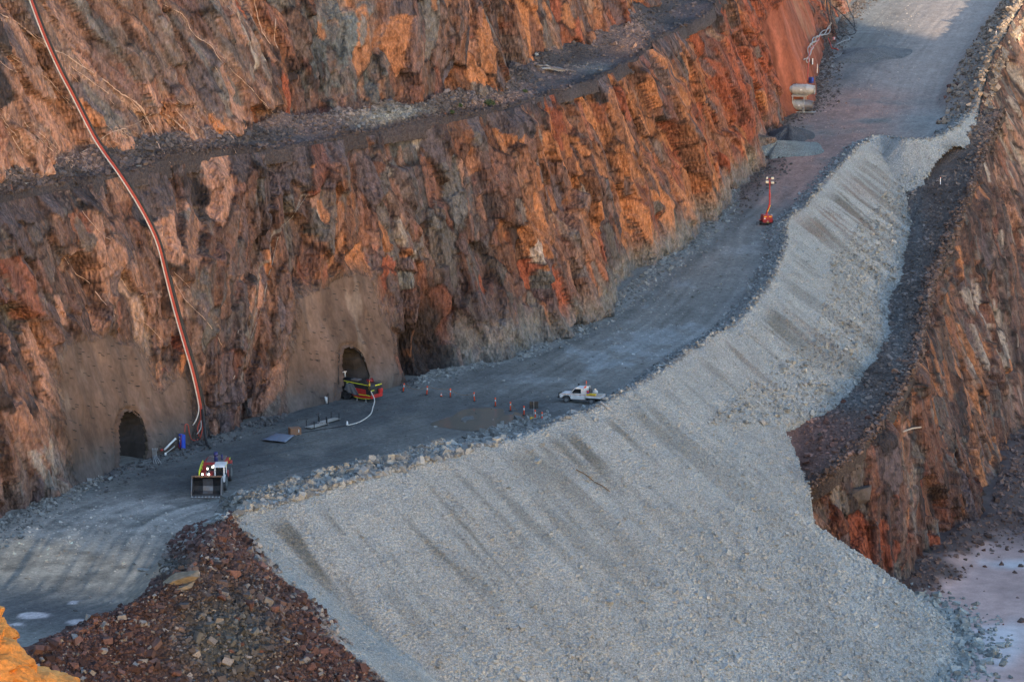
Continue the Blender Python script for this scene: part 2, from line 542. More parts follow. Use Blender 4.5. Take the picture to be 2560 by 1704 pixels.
BC_px = [(-150, 540), (0, 507), (182, 471), (310, 438), (475, 398), (694, 376), (850, 350), (1105, 310), (1251, 277), (1324, 255), (1470, 204), (1580, 153), (1635, 102), (1710, 73), (1770, 40), (1800, -10)]
UT_px = [(-150, 505), (0, 471), (146, 434), (255, 398), (401, 380), (547, 358), (693, 325), (850, 303), (1000, 290), (1087, 277), (1251, 219), (1335, 165), (1452, 113), (1562, 77), (1609, 22), (1640, -30)]
bu, bo, bz = solve_face(BC_px, 0.27)
vu, vo, vz = solve_level(UT_px, bu, bz, 1.3)

vo = np.maximum(vo, np.interp(vu, bu, bo) + 2.2)
# columns along the wall, finer where nearer
us = [18.0]
while us[-1] < UL - 24:
    us.append(us[-1] + 0.205 * (np.interp(us[-1], uu, ty) / 270.0) ** 0.7)
us = np.array(us); NU = len(us)
e1 = 0.7 * fbm(us / 9, us * 0, 61, 4) + 0.35 * fbm(us / 2.2, us * 0, 62, 3)
e2 = 1.1 * fbm(us / 11, us * 0, 63, 4) + 0.4 * fbm(us / 2.5, us * 0, 64, 3)
b_o = np.interp(us, bu, gsm(bo, 0.1)) + e1; b_z = np.interp(us, bu, bz) - 0.25 * np.abs(e1)
t_o = np.interp(us, vu, vo) + e2; t_z = np.interp(us, vu, vz) + 0.25 * fbm(us / 4, us * 0, 65, 3)
far = us > 232
f_z = np.interp(us, uu, tz)
top_z = t_z + 21.0; top_o = t_o + 7.0 + 0.8 * fbm(us / 10, us * 0, 66, 3)

SHOT2 = [(190, 863), (265, 852), (345, 863), (362, 915), (385, 985), (430, 955), (474, 961), (480, 1064), (472, 1125), (300, 1190), (203, 1235), (195, 1140), (146, 1060), (166, 998), (150, 905)]
SHOT1 = [(750, 755), (800, 720), (850, 700), (930, 692), (948, 730), (957, 797), (978, 852), (993, 930), (998, 985), (845, 1025), (718, 1060), (722, 935), (745, 880), (755, 830)]
SHOTR = [(1904, 66), (1955, 0), (2000, -20), (2028, 36), (2047, 110), (2060, 157), (2058, 200), (2042, 285), (1977, 296), (1952, 255), (1926, 182), (1912, 115)]
ARCH1 = [(845, 1040), (845, 960), (846, 905), (850, 880), (858, 869), (872, 865), (888, 869), (902, 882), (912, 905), (918, 940), (922, 1040)]
ARCH2 = [(298, 1230), (295, 1120), (294, 1064), (297, 1046), (305, 1032), (318, 1025), (334, 1027), (348, 1039), (357, 1062), (361, 1110), (364, 1230)]

def sc1(pts): return [(x * 0.365, y * 0.365) for x, y in pts]
def sc4(pts): return [(x * 0.365, 560 + y * 0.365) for x, y in pts]
VEINS = [(sc1(p), w) for p, w in (
    ([(0, 95), (110, 150), (220, 240), (330, 330), (440, 370), (540, 440), (640, 500), (740, 570), (830, 640), (930, 700), (1000, 790), (1040, 900), (1100, 1020)], 3.2),
    ([(1060, 0), (1180, 60), (1260, 110), (1330, 240), (1440, 310), (1510, 410), (1640, 530), (1750, 640), (1840, 740), (1900, 820)], 2.3),
    ([(1050, 770), (1120, 780), (1200, 830), (1270, 900), (1330, 1000)], 3.4), ([(1200, 750), (1290, 850), (1340, 950)], 2.0),
    ([(1330, 730), (1400, 880), (1450, 980)], 1.8), ([(1450, 780), (1530, 870), (1600, 950)], 2.4),
    ([(690, 950), (780, 900), (860, 880)], 2.4), ([(800, 880), (880, 930), (940, 1000)], 1.8), ([(860, 870), (950, 840), (1040, 780)], 1.6),
    ([(0, 1160), (100, 1200), (230, 1190), (330, 1110), (440, 1080), (500, 1110), (490, 1160)], 2.6),
    ([(140, 820), (230, 900), (300, 980), (400, 1060), (480, 1100)], 2.8), ([(30, 850), (110, 980), (160, 1060)], 2.2), ([(440, 1085), (560, 1040), (620, 1015)], 1.8),
    ([(200, 850), (330, 960), (430, 1060)], 1.8), ([(0, 780), (60, 870), (120, 940)], 1.6),
    ([(60, 380), (170, 450), (300, 520), (420, 630)], 1.5), ([(490, 455), (600, 540), (760, 650), (850, 700)], 1.8), ([(0, 420), (60, 470), (130, 500)], 1.4),
    ([(1520, 0), (1600, 90), (1660, 150)], 1.3), ([(930, 690), (1050, 880), (1110, 950)], 1.8), ([(860, 650), (960, 760), (1020, 850)], 2.2),
    ([(1740, 0), (1770, 130), (1800, 220), (1850, 300)], 2.8), ([(1890, 130), (1880, 260), (1900, 330)], 2.4))]
VEINS += [(sc4(p), w) for p, w in (
    ([(420, 190), (520, 340), (600, 390), (660, 470), (750, 580), (790, 640)], 2.2), ([(1170, 350), (1250, 490), (1320, 570), (1400, 650), (1480, 750), (1520, 830)], 1.9),
    ([(700, 250), (800, 340), (880, 450)], 1.4), ([(960, 490), (1040, 460)], 2.0), ([(920, 640), (1020, 700), (1100, 790)], 1.3), ([(1190, 330), (1300, 430)], 1.3),
    ([(560, -90), (700, 70), (760, 110)], 1.5))]
GVEINS = [(sc4(p), w) for p, w in (([(1920, 30), (1880, 200), (1830, 400), (1800, 560), (1740, 720), (1690, 880), (1600, 1060)], 2.6), ([(1660, 580), (1630, 750)], 5.0),
                                   ([(2100, -200), (2010, -60), (1930, 20)], 2.5))]

def rock_weights(px, py):
    W = np.zeros(px.shape + (10,))
    W += np.array([.36, .26, .065, .045, .24, .15, .02, .09, .014, .035])
    B = lambda *a: blob(px, py, *a)
    W[..., 2] += .75 * B(1650, 360, 190, 220) + .5 * B(1440, 330, 150, 130) + .4 * B(985, 130, 80, 130) + .3 * B(1300, 110, 250, 120) + .35 * B(1350, 520, 170, 140) + .4 * B(680, 250, 70, 50) + .25 * B(830, 480, 90, 110) + .3 * B(1500, 120, 60, 60) + .25 * B(900, 600, 90, 60)
    W[..., 3] += 1.6 * B(1930, 130, 70, 170) + .7 * B(1840, 260, 90, 180) + .6 * B(1560, 60, 50, 50) + .15 * B(1300, 700, 250, 100) + .25 * B(920, 720, 60, 90) + .2 * B(1400, 200, 200, 120)
    W[..., 6] += 1.6 * B(870, 90, 70, 110) + .6 * B(2080, 30, 50, 100) + .15 * B(1080, 560, 60, 150)
    W[..., 5] += .9 * B(290, 110, 220, 110) + .5 * B(1110, 540, 110, 180) + .4 * B(1000, 450, 80, 120) + .35 * B(760, 130, 90, 120) + .5 * B(70, 650, 80, 70) + .4 * B(640, 560, 90, 110) + .3 * B(550, 800, 120, 110) + .6 * B(2080, 30, 40, 100)
    W[..., 4] += .5 * B(620, 1040, 130, 80) + .5 * B(520, 490, 90, 70) + .3 * B(300, 560, 150, 80) + .35 * B(1250, 780, 250, 80) + .5 * B(1130, 700, 100, 100) + .3 * B(870, 400, 250, 60)
    W[..., 9] += 1.5 * B(130, 400, 230, 100) + .5 * B(60, 250, 150, 200) + .4 * B(420, 330, 200, 90) + .35 * B(560, 80, 150, 100) + .35 * B(250, 750, 260, 150) + .35 * B(80, 1000, 90, 120)  # salmon rock, strengthened at upper left to stand for warm glow
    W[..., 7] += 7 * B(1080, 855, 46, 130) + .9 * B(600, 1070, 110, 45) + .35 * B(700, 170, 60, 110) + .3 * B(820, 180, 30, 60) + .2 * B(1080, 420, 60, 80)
    W[..., 8] += .5 * B(115, 1170, 80, 90) + .25 * B(640, 90, 40, 90) + .12 * B(1010, 480, 40, 150)
    W[..., 0] += .3 * B(250, 700, 300, 200)
    lf = (1 - sstep(px, 450, 950))
    W[..., 4] += .12 * lf; W[..., 9] += .16 * lf; W[..., 5] += .04 * lf; W[..., 1] *= 1 - .25 * lf; W[..., 2] *= 1 - .3 * lf
    W[..., 3] += .30 * sstep(px, 1500, 1850)
    return W

def hashes(cx, cy, n, seed): return np.stack([hsh(cx, cy, seed + 7 * k) for k in range(n)], -1)

def rock_relief(u, v, seed, amp=1.0, lean=0.0):
    """jointed rock: cells of several sizes, each with its own offset and tilt"""
    wu = u + lean * (v - 12) + 1.6 * fbm(u / 9, v / 12, seed + 1, 3) + 0.35 * fbm(u / 1.6, v / 2.4, seed + 2, 3)
    wv = v + 2.0 * fbm(u / 8, v / 9, seed + 3, 3) + 0.4 * fbm(u / 1.5, v / 1.8, seed + 4, 3)
    D = np.zeros_like(u); cells = []
    for k, (su, sv, off, tilt) in enumerate(((6.5, 17.0, 0.95, 0.18), (2.7, 7.2, 0.58, 0.30), (1.15, 3.0, 0.20, 0.34), (0.55, 1.3, 0.05, 0.24))):
        cx, cy, ox, oy, f1, f2 = voro(wu / su + 31.7 * k, wv / sv + 11.1 * k, seed + 20 * k)
        h = hashes(cx, cy, 4, seed + 20 * k + 5)
        D += off * (h[..., 0] - 0.5) * 2 + tilt * su * (h[..., 1] - .5) * 2 * ox + tilt * sv * 0.34 * (h[..., 2] - .5) * 2 * oy
        cells.append((cx, cy, seed + 20 * k, f2 - f1))
    D += 1.3 * fbm(u / 16, v / 22, seed + 9, 3) + 0.05 * fbm(wu / 0.6, wv / 1.2, seed + 10, 3)
    for k_ in range(3):
        E_ = np.pad(D, 1, mode='edge'); E_ = .5 * D + .125 * (E_[:-2, 1:-1] + E_[2:, 1:-1] + E_[1:-1, :-2] + E_[1:-1, 2:])
        D = E_ if k_ == 0 else D + (E_ - D) * sstep(u, 110, 170)
    return D * amp, cells, wu, wv

def rock_colour(px, py, cells, wu, wv, seed, W):
    col = np.zeros(px.shape + (3,))
    lw = np.log(np.maximum(W, 1e-4))
    for (ci, g, wt) in ((0, .8, .16), (1, .9, .36), (2, .95, .30), (3, .9, .18)):
        cx, cy, sd, edge = cells[ci]
        h = np.clip(hashes(cx, cy, 10, sd + 100), 1e-6, 1 - 1e-6)
        cx1, cy1, sd1, _ = cells[max(ci - 1, 0)]
        h1 = np.clip(hashes(cx1, cy1, 10, sd1 + 200), 1e-6, 1 - 1e-6)
        sc = lw + g * (-np.log(-np.log(h))) + 0.45 * (-np.log(-np.log(h1)))
        col += wt * PAL[sc.argmax(-1)] * (0.66 + 0.72 * hsh(cx, cy, sd + 300))[..., None]
    st = fbm(wu / 0.5, wv / 1.8, seed + 70, 4)
    col *= (1 + 0.40 * st)[..., None]
    # clean joint faces: whole blocks of one colour
    for ci, p_ in ((1, .25), (2, .19)):
        cx, cy, sd, edge = cells[ci]
        h = np.clip(hashes(cx, cy, 10, sd + 400), 1e-6, 1 - 1e-6)
        W2 = np.maximum(W, 1e-4).copy(); W2[..., 2] *= 1.5; W2[..., 9] *= 1.5; W2[..., 8] *= 2.5; W2[..., 0] *= .5; W2[..., 7] *= .5
        pick_ = (np.log(W2) + .8 * (-np.log(-np.log(h)))).argmax(-1)
        ok_ = (hsh(cx, cy, sd + 500) < p_) * .82 * sstep(edge, .02, .10)
        fc = PAL[pick_] * (.85 + .5 * hsh(cx, cy, sd + 510))[..., None] * (1 + .14 * st)[..., None]
        col = col * (1 - ok_[..., None]) + fc * ok_[..., None]
    # crevice shade painted as dark seams between blocks
    for ci, w in ((1, 0.05), (2, 0.06)):
        e = 1 - sstep(cells[ci][3], 0, w * 2.4)
        col *= (1 - 0.62 * e * (vnoise(wu / 3, wv / 5, seed + ci) > 0.4))[..., None]
    return col

def veins(px, py, col, scale=1.0):
    jx = 7 * fbm(px / 26, py / 26, 81, 4); jy = 7 * fbm(px / 26, py / 26, 82, 4)
    brk = fbm(px / 14, py / 14, 83, 3)
    for pts, w in VEINS:
        x0 = min(p[0] for p in pts) - 14; x1 = max(p[0] for p in pts) + 14
        y0 = min(p[1] for p in pts) - 14; y1 = max(p[1] for p in pts) + 14
        m = (px > x0) & (px < x1) & (py > y0) & (py < y1)
        if not m.any(): continue
        d = polydist(px[m] + jx[m], py[m] + jy[m], pts)
        f = (1 - sstep(d, w * .35, w * (1.0 + .5 * brk[m]))) * sstep(brk[m], -.55, -.1)
        halo = 0.28 * (1 - sstep(d, 2, 13))
        col[m] = col[m] * (1 - halo[:, None]) + SALMON * 1.1 * halo[:, None]
        col[m] = col[m] * (1 - .35 * f[:, None]) + c3(.45, .33, .26) * .35 * f[:, None]
    for pts, w in GVEINS:
        d = polydist(px + jx * .6, py + jy * .6, pts)
        f = (1 - sstep(d, w * .4, w * (1.3 + .6 * brk))) * .75
        col[:] = col * (1 - f[..., None]) + c3(.25, .235, .22) * f[..., None]
    # hair veins in the salmon rock
    r = np.abs(fbm(px / 34 + py / 90, py / 34 - px / 60, 85, 4))
    zone = blob(px, py, 120, 420, 230, 90) + .8 * blob(px, py, 480, 330, 150, 70) + .5 * blob(px, py, 330, 720, 220, 130) + .35 * blob(px, py, 90, 1150, 90, 80)
    f = (1 - sstep(r, .010, .035)) * np.clip(zone, 0, 1) * .65
    col[:] = col * (1 - f[..., None]) + c3(.44, .32, .26) * f[..., None]

def grid_faces(nu, nv):
    i, j = np.meshgrid(np.arange(nu - 1), np.arange(nv - 1), indexing='ij')
    a = (i * nv + j).ravel()
    return np.stack([a, a + nv, a + nv + 1, a + 1], -1)

def face_patch(o0, z0, o1, z1, rows, seed, lean, bulge=0.4):
    s = np.linspace(0, 1, rows)
    U = np.repeat(us[:, None], rows, 1); S = np.repeat(s[None], NU, 0)
    O = o0[:, None] + (o1 - o0)[:, None] * S - bulge * np.sin(np.pi * S)
    Z = z0[:, None] + (z1 - z0)[:, None] * S
    base = wall_pos(U, O, Z)
    return U, S, O, Z, base

# ---- lower rock face with the two sprayed-concrete fronts, portals, and the red sprayed buttress
rows = 138
U, S, O, Z, base = face_patch(np.zeros(NU) - 0.2, f_z - 1.0, b_o, b_z, rows, 1, 0)
px, py, dd = proj(base)
lean = 0.18 * sstep(px, 900, 1500) - 0.12
V = Z
qx_ = px + 16 * fbm(U / 2.2, V / 2.8, 131, 4); qy_ = py + 26 * fbm(U / 2.2, V / 2.8, 132, 4)
LEAN = np.interp(px, [-100, 300, 560, 800, 1000, 1300, 1600, 2000], [.25, .05, -.42, -.30, -.05, .02, .38, .30])
rel, cells, wu, wv = rock_relief(U, V, 100, 1.05, LEAN)
env = 1.15 * sstep(S, 0, 0.05) * (1 - 0.75 * sstep(S, 0.93, 1.0))
sm1 = polymask(qx_, qy_, SHOT1, 40); sm2 = polymask(qx_, qy_, SHOT2, 40); smr = polymask(qx_, py, SHOTR, 16)
sm = np.maximum(np.maximum(sm1, sm2), smr * 0.97)
gully = -2.8 * blob(px, py, 1072, 840, 40, 130)                      # dark gully beside the right-hand portal
soft = 0.5 * fbm(U / 2.6, V / 4.5, 140, 3) + 0.9 * fbm(U / 7, V / 10, 141, 2)
butt = -1.2 * blob(px, py, 1985, 160, 60, 160)
D = rel * env * (1 - sm) + soft * sm * sstep(S, 0, .1) + (-gully) * env
D = np.where(smr > 0, D + butt * 0, D)
a1 = inpoly(px, py, ARCH1); a2 = inpoly(px, py, ARCH2)
flare = 0.5 * (np.clip(1 - polydist(px, py, ARCH1) / 14, 0, 1) * ~a1 + np.clip(1 - polydist(px, py, ARCH2) / 10, 0, 1) * ~a2)
D = D + flare
P = wall_pos(U, O + D, Z)
W = rock_weights(px, py)
crest = sstep(S + 0.06 * fbm(U / 3, V / 3, 150, 3), 0.88, 0.97)
W[..., 4] += 2.0 * crest; W[..., 7] += .8 * crest
col = rock_colour(px, py, cells, wu, wv, 100, W)
cl = np.clip(1.25 * blob(px + 10 * fbm(U, V / 3, 155, 3), py, 1085, 850, 44, 125), 0, .90)[..., None]  # depth shade of the gully painted near black
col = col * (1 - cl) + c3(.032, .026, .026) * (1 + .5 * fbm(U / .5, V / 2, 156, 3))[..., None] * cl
hgt = Z - f_z[:, None]
dust = (1 - sstep(hgt + 1.6 * fbm(U / 2.2, V / 4, 151, 4) + .8 * fbm(U / .8, V / 4, 152, 3), 1.6, 5.0)) * sstep(px, 1110, 1180) * .75 * (1 - sstep(px, 1880, 1960))
dust = np.maximum(dust, .75 * blob(px, py, 120, 1190, 75, 60) * sstep(fbm(U / 2, V / 3, 153, 3), -.3, .3))
col = col * (1 - dust[..., None]) + c3(.20, .208, .205) * dust[..., None] * (1 + .3 * fbm(U / .6, V / 2, 154, 3))[..., None]
veins(px, py, col)
shc = c3(.122, .086, .072) * (1 + .55 * fbm(U / 3.0, V / 6, 160, 5) + .25 * fbm(U / .8, V / 4, 161, 3))[..., None]
shc = shc * (1 - .35 * blob(px, py, 230, 1100, 60, 60))[..., None]
lite = sstep(fbm(U / 1.5, V / 4.5, 162, 3), .38, .62) * .45
shc = shc * (1 - lite[..., None]) + c3(.23, .19, .165) * lite[..., None]
lowgrey = (1 - sstep(hgt, 1, 4)) * .5
shc = shc * (1 - lowgrey[..., None]) + c3(.095, .095, .10) * lowgrey[..., None]
shr = c3(.23, .078, .050) * (1 + .75 * fbm(U / 2, V / 8, 163, 4))[..., None]
tan_ = sstep(fbm(U / 2.2, V / 9, 164, 3), .2, .6)[..., None] * .6
shr = shr * (1 - tan_) + c3(.24, .15, .105) * tan_
edge = np.clip((sm - .25) / .75, 0, 1)[..., None] * (sm > 0)[..., None]
edge = edge ** 0.7
col = col * (1 - edge) + np.where((smr >= np.maximum(sm1, sm2))[..., None], shr, shc) * edge
FQ = grid_faces(NU, rows)
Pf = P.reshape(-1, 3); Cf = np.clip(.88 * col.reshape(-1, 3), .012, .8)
remember(Pf[~(a1 | a2).ravel()])
smf = lambda m: m.reshape(-1)[FQ].mean(1)
isS1 = smf((sm1 >= 1) | a1) > .5; isS2 = (smf((sm2 >= 1) | a2) > .5) & ~isS1; isR = (smf(smr >= 1) > .5) & ~isS1 & ~isS2
hole = smf(a1 | a2) > .99
isS1 &= ~hole; isS2 &= ~hole; isR &= ~hole
rest = ~(isS1 | isS2 | isR | hole)
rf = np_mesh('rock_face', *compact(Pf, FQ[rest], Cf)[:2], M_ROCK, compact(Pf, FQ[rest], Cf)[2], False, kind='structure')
for m_, lb in ((isS1, 0), (isS2, 1), (isR, 2)):
    a = compact(Pf, FQ[m_], Cf)
    np_mesh('sprayed_concrete_wall', a[0], a[1], M_SHOT, a[2], True, kind='structure')

# ---- bench between the two faces
rb = 22
s = np.linspace(-0.05, 1.1, rb); Sb = np.repeat(s[None], NU, 0); Ub = np.repeat(us[:, None], rb, 1)
Ob = b_o[:, None] + (t_o - b_o)[:, None] * Sb
Zb = b_z[:, None] + (t_z - b_z)[:, None] * np.clip(Sb, 0, 2) ** 1.6 - 1.3 * (Sb < 0)
wid = (t_o - b_o)[:, None]
foot = np.exp(-((1 - Sb) * wid / 2.4) ** 2)                           # fallen rock along the foot of the upper face
Zb = Zb + (Sb >= 0) * (.22 * fbm(Ub / 1.2, Ob / 1.0, 170, 4) + foot * (0.9 + .7 * fbm(Ub / 3, Ob / 2, 171, 3)) + .25 * np.exp(-(Sb * wid / 1.2) ** 2))
Pb = wall_pos(Ub, Ob, Zb); bx, by, _ = proj(Pb)
g = fbm(Ub / 5, Ob / 2.5, 172, 4)[..., None]
colb = c3(.075, .070, .076) * (1 + .5 * g) + c3(.035, .014, .008) * sstep(g, -.1, .5)
redf = (blob(bx, by, 1260, 262, 110, 22) + blob(bx, by, 880, 340, 60, 10) + blob(bx, by, 1590, 120, 60, 25) + blob(bx, by, 1440, 218, 40, 8))[..., None]
redf = np.clip(redf, 0, 1) * (1 - .8 * foot[..., None])
colb = colb * (1 - redf) + c3(.27, .165, .125) * redf
tl_ = np.clip(blob(bx, by, 985, 292, 100, 26) + .6 * blob(bx, by, 1500, 172, 60, 14), 0, 1)[..., None]
colb = colb * (1 - tl_) + c3(.19, .20, .195) * (1 + .3 * g) * tl_
lip = (1 - sstep(Sb * wid, .2, 1.4))[..., None]
colb = colb * (1 - lip) + c3(.060, .050, .052) * (1 + .4 * g) * lip
np_mesh('bench', Pb.reshape(-1, 3), grid_faces(NU, rb), M_RUB, np.clip(colb.reshape(-1, 3), .015, .7), True, kind='structure')
remember(Pb.reshape(-1, 3))

# ---- upper rock face
rows2 = 100
U, S, O, Z, base = face_patch(t_o, t_z - 0.8, top_o, top_z, rows2, 2, 0)
px, py, dd = proj(base)
LEAN = np.interp(px, [-100, 300, 700, 900, 1150, 1300, 1700], [.35, .38, .30, -.22, -.20, .15, .30])
rel, cells, wu, wv = rock_relief(U, Z - 26, 400, 1.1, LEAN)
env = sstep(S, 0, 0.06) * (1 - sstep(S, 0.95, 1.0))
P = wall_pos(U, O + rel * env, Z)
col = rock_colour(px, py, cells, wu, wv, 400, rock_weights(px, py))
veins(px, py, col)
rfu = np_mesh('rock_face', P.reshape(-1, 3), grid_faces(NU, rows2), M_ROCK, np.clip(np.where(px < 650, 1.08, .95)[..., None].reshape(-1, 1) * col.reshape(-1, 3), .012, .8), False, kind='structure')  # left part brightened along with the painted warm glow
remember(P.reshape(-1, 3))

# ---- land above the pit, level to the horizon
for nm, quads in (('ground', None),):
    back = [wall_pos(us[::12], top_o[::12] + k, top_z[::12] - 0.3 + (0 if k == 0 else -1)) for k in (0, 12, 60, 300, 1500)]
    Pg = np.stack(back, 1); n0, n1 = Pg.shape[:2]
    Pn = np.array([[-900, 14, 52.5], [900, 14, 52.5], [900, -2500, 52.5], [-900, -2500, 52.5]], float)
    Pg = np.vstack([Pg.reshape(-1, 3), Pn]); Fg = np.vstack([grid_faces(n0, n1), [[n0 * n1 + 3, n0 * n1 + 2, n0 * n1 + 1, n0 * n1]]])
    np_mesh(nm, Pg, Fg, M_RUB, np.tile(c3(.20, .12, .08), (len(Pg), 1)), True, kind='structure')
# flat-topped hill added out of view, shaped to keep low sun off the pit
def qw(q, w): return np.array([.866 * q + .5 * w, .5 * q - .866 * w])
qs = np.linspace(36, 322, 80); ws = np.linspace(-60, 140, 24)
Q, Wg = np.meshgrid(qs, ws, indexing='ij')
ends = sstep(Q, 40, 58) * (1 - sstep(Q, 311, 318)); sides = sstep(Wg, -60, 0) * (1 - sstep(Wg, 80, 140))
Zh = 50 + (94 + 20 * sstep(Q, 60, 280) + 3 * fbm(Q / 20, Wg / 20, 190, 3)) * ends * sides
XY = qw(Q, Wg + 260)
Ph = np.stack([XY[0], XY[1], Zh], -1)
np_mesh('sun_block_hill', Ph.reshape(-1, 3), grid_faces(80, 24), M_RUB, np.tile(c3(.22, .13, .09), (80 * 24, 1)), True, kind='structure')

# ---- haul road, pit floor in front of the portals, tipped waste slope: one height field cut along the crest
GS = 0.32
gxs = np.arange(-62, 96, GS); gys = np.arange(150, 600, GS)
X, Y = np.meshgrid(gxs, gys, indexing='ij')
q0x, q0y, _ = proj(np.stack([X, Y, zramp(X, Y)], -1))
coarse = (q0x > -160) & (q0x < 2720) & (q0y > -160) & (q0y < 3600)
Hh = np.full(X.shape, -300.0)
Hh[coarse] = height(X[coarse], Y[coarse])
vx, vy, vd = proj(np.stack([X, Y, Hh], -1))
ok = coarse & (vx > -140) & (vx < 2700) & (vy > -120) & (vy < 1800) & (Hh > PIT_Z - 0.8)
# keep the floor in front of the wall (and a little way into it)
xi = X[ok]; yi = Y[ok]
i0 = np.searchsorted(tys, yi).clip(0, len(tys) - 1)
off = (xi - np.interp(yi, np.maximum.accumulate(tys), txs))
lim = np.where((q0x[ok] > 150) & (q0x[ok] < 1000), -16.0, -5.0)
ok2 = ok.copy(); ok2[ok] = off > lim
IDX = np.full(X.shape, -1); IDX[ok2] = np.arange(ok2.sum())
a = IDX[:-1, :-1]; b = IDX[1:, :-1]; c_ = IDX[1:, 1:]; d_ = IDX[:-1, 1:]
m = (a >= 0) & (b >= 0) & (c_ >= 0) & (d_ >= 0)
FH = np.stack([a[m], b[m], c_[m], d_[m]], -1)
x, y, z = X[ok2], Y[ok2], Hh[ok2]
d, side, arc, zc = crest_coords(x, y)
px, py, _ = proj(np.stack([x, y, z], -1))
ins = side < 0
# puddle bed: level and almost smooth
pm = polymask(px, py, [tuple(p) for p in PUDDLE_A], 40)
fl = zramp(x, y)
z = np.where(ins & (pm > 0), z * (1 - pm) + pm * (fl - .02 + .055 * fbm(x / 2.2, y / 4.5, 200, 4)), z)
# --- colours of the trafficked floor
B = lambda *a: blob(px, py, *a)
n1 = fbm(x / 5, y / 7, 210, 5); n2 = fbm(x / 1.3, y / 1.6, 211, 4); trk = .7 * fbm(d / .55, arc / 14.0, 212, 4) + .6 * fbm(d / .30 + .6 * n1, arc / 34.0, 213, 3)
base_c = c3(.190, .188, .178)
colr = base_c * (1 + .32 * n1 + .22 * n2 + .34 * trk)[:, None]
def lay(mask, cc, var=.25):
    global colr
    mask = np.clip(mask, 0, 1)[:, None]
    colr = colr * (1 - mask) + c3(*cc) * (1 + var * n2 + var * .8 * trk)[:, None] * mask
wet = np.clip(1.0 * B(650, 1130, 330, 60) + .9 * B(1000, 1020, 330, 70) + .8 * B(300, 1215, 200, 35) + .8 * B(760, 1040, 160, 30) + .7 * B(1150, 930, 160, 22) + .6 * B(480, 1190, 160, 40) + .7 * B(1350, 1020, 120, 30), 0, 1)
lay(wet * sstep(n1 + .3 * trk, -.75, .0) * .9, (.062, .068, .074))
lay(.75 * sstep(n1 + .5 * n2, .05, .5) * (B(1500, 880, 260, 130) + B(1750, 700, 160, 120)), (.25, .27, .28))
lay(.9 * (B(200, 1330, 330, 55) + .9 * B(400, 1265, 190, 26)) * sstep(n2 + trk, -1.0, .1), (.31, .30, .285), .35)
lay(1.2 * (B(220, 1430, 260, 85) + .8 * B(60, 1390, 150, 50)) * sstep(trk + .4 * n1, -.8, .3), (.42, .305, .22), .6)
lay(.85 * (B(60, 1520, 190, 55) + .6 * B(250, 1560, 160, 40)), (.085, .083, .088))
lay(.9 * sstep(B(85, 1537, 42, 9) + B(198, 1553, 34, 9) + B(182, 1505, 16, 6) + .6 * B(40, 1560, 30, 5) + .25 * n2, .35, .55) * (px < 300), (.50, .44, .44), .1)  # pale patches paint the sky's sheen on small puddles
lay(1.3 * (B(2080, 380, 140, 120) + .8 * B(1960, 470, 90, 60) + .7 * B(2200, 250, 120, 60)) * sstep(n1, -.7, .1), (.34, .205, .165))
lay(.95 * np.clip(B(2380, 60, 130, 150) + B(2260, 190, 110, 50) + .5 * B(2500, 0, 60, 100), 0, 1), (.36, .295, .255), .18)
lay(.8 * np.clip(B(2170, 140, 65, 45) + B(2110, 200, 70, 25) + B(2060, 330, 60, 40), 0, 1) * sstep(n1, -.6, .2), (.10, .105, .11))
lay(.8 * np.clip(B(1740, 640, 130, 80), 0, 1), (.25, .225, .20))
lay(.8 * B(2350, 300, 130, 35), (.235, .24, .235))
lay(.85 * (B(1965, 560, 20, 90) + .8 * B(1925, 690, 30, 60) + B(1860, 780, 40, 40)), (.11, .115, .118))
wall_d = off[np.searchsorted(np.flatnonzero(ok.ravel()), np.flatnonzero(ok2.ravel()))]
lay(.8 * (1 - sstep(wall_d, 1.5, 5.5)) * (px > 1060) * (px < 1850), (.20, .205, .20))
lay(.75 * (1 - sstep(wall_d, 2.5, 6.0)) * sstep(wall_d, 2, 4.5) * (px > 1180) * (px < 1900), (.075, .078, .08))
lay(.8 * (1 - sstep(wall_d, .5, 5)) * sstep(px, 1800, 1880) * (1 - sstep(px, 1950, 2000)), (.12, .075, .068))
win = np.exp(-(np.maximum(d - .3, 0) / 2.6) ** 2) * (arc > arc_red) * (arc < arc_cone)
win = np.maximum(win, (d < 6.2) * sstep(arc, arc_red - 1, arc_red + 5) * (1 - sstep(arc, arc_b2 - 22, arc_b2)))
lay(.85 * win * (px > 540), (.21, .22, .222))
# --- colours of the tipped slopes
rill = fbm(arc / 1.5 + .7 * fbm(arc / 5, d / 8, 4), d / 13.0, 220, 4)
rbig = fbm(arc / 7.0, d / 22.0, 221, 3)
colg = c3(.292, .312, .314) * (1 + .14 * n2 + .12 * n1)[:, None]
rfine = fbm(arc / .75 + .5 * fbm(arc / 4, d / 6, 5), d / 11.0, 222, 3)
dk = np.maximum(sstep(rill + .8 * rbig, -.02, .45), .75 * sstep(rfine + .5 * rill, .15, .55)) * sstep(d, .5, 2.5) * (1 - sstep(d + 7 * rbig + 5 * n1, 8, 25))
dkz = np.clip(.44 + .9 * B(1000, 1370, 260, 120) + .5 * B(760, 1350, 120, 80) + .9 * B(1870, 830, 110, 70) + .7 * B(1500, 1120, 140, 80) + .8 * B(2110, 520, 80, 60) + .9 * B(2300, 370, 110, 30) + .5 * B(2000, 620, 80, 80), 0, 1.25)
dk = np.clip(dk * dkz * .85 + .25 * dk * n2, 0, .85)
colg = colg * (1 - dk[:, None]) + c3(.115, .115, .105) * (1 + .25 * n2)[:, None] * dk[:, None]
rp = np.clip(.55 * B(2080, 560, 100, 40) + .35 * B(1950, 860, 130, 80) + .4 * B(2150, 470, 60, 40), 0, 1) * sstep(rill, -.1, .4)
colg = colg * (1 - rp[:, None]) + c3(.22, .16, .14) * rp[:, None]
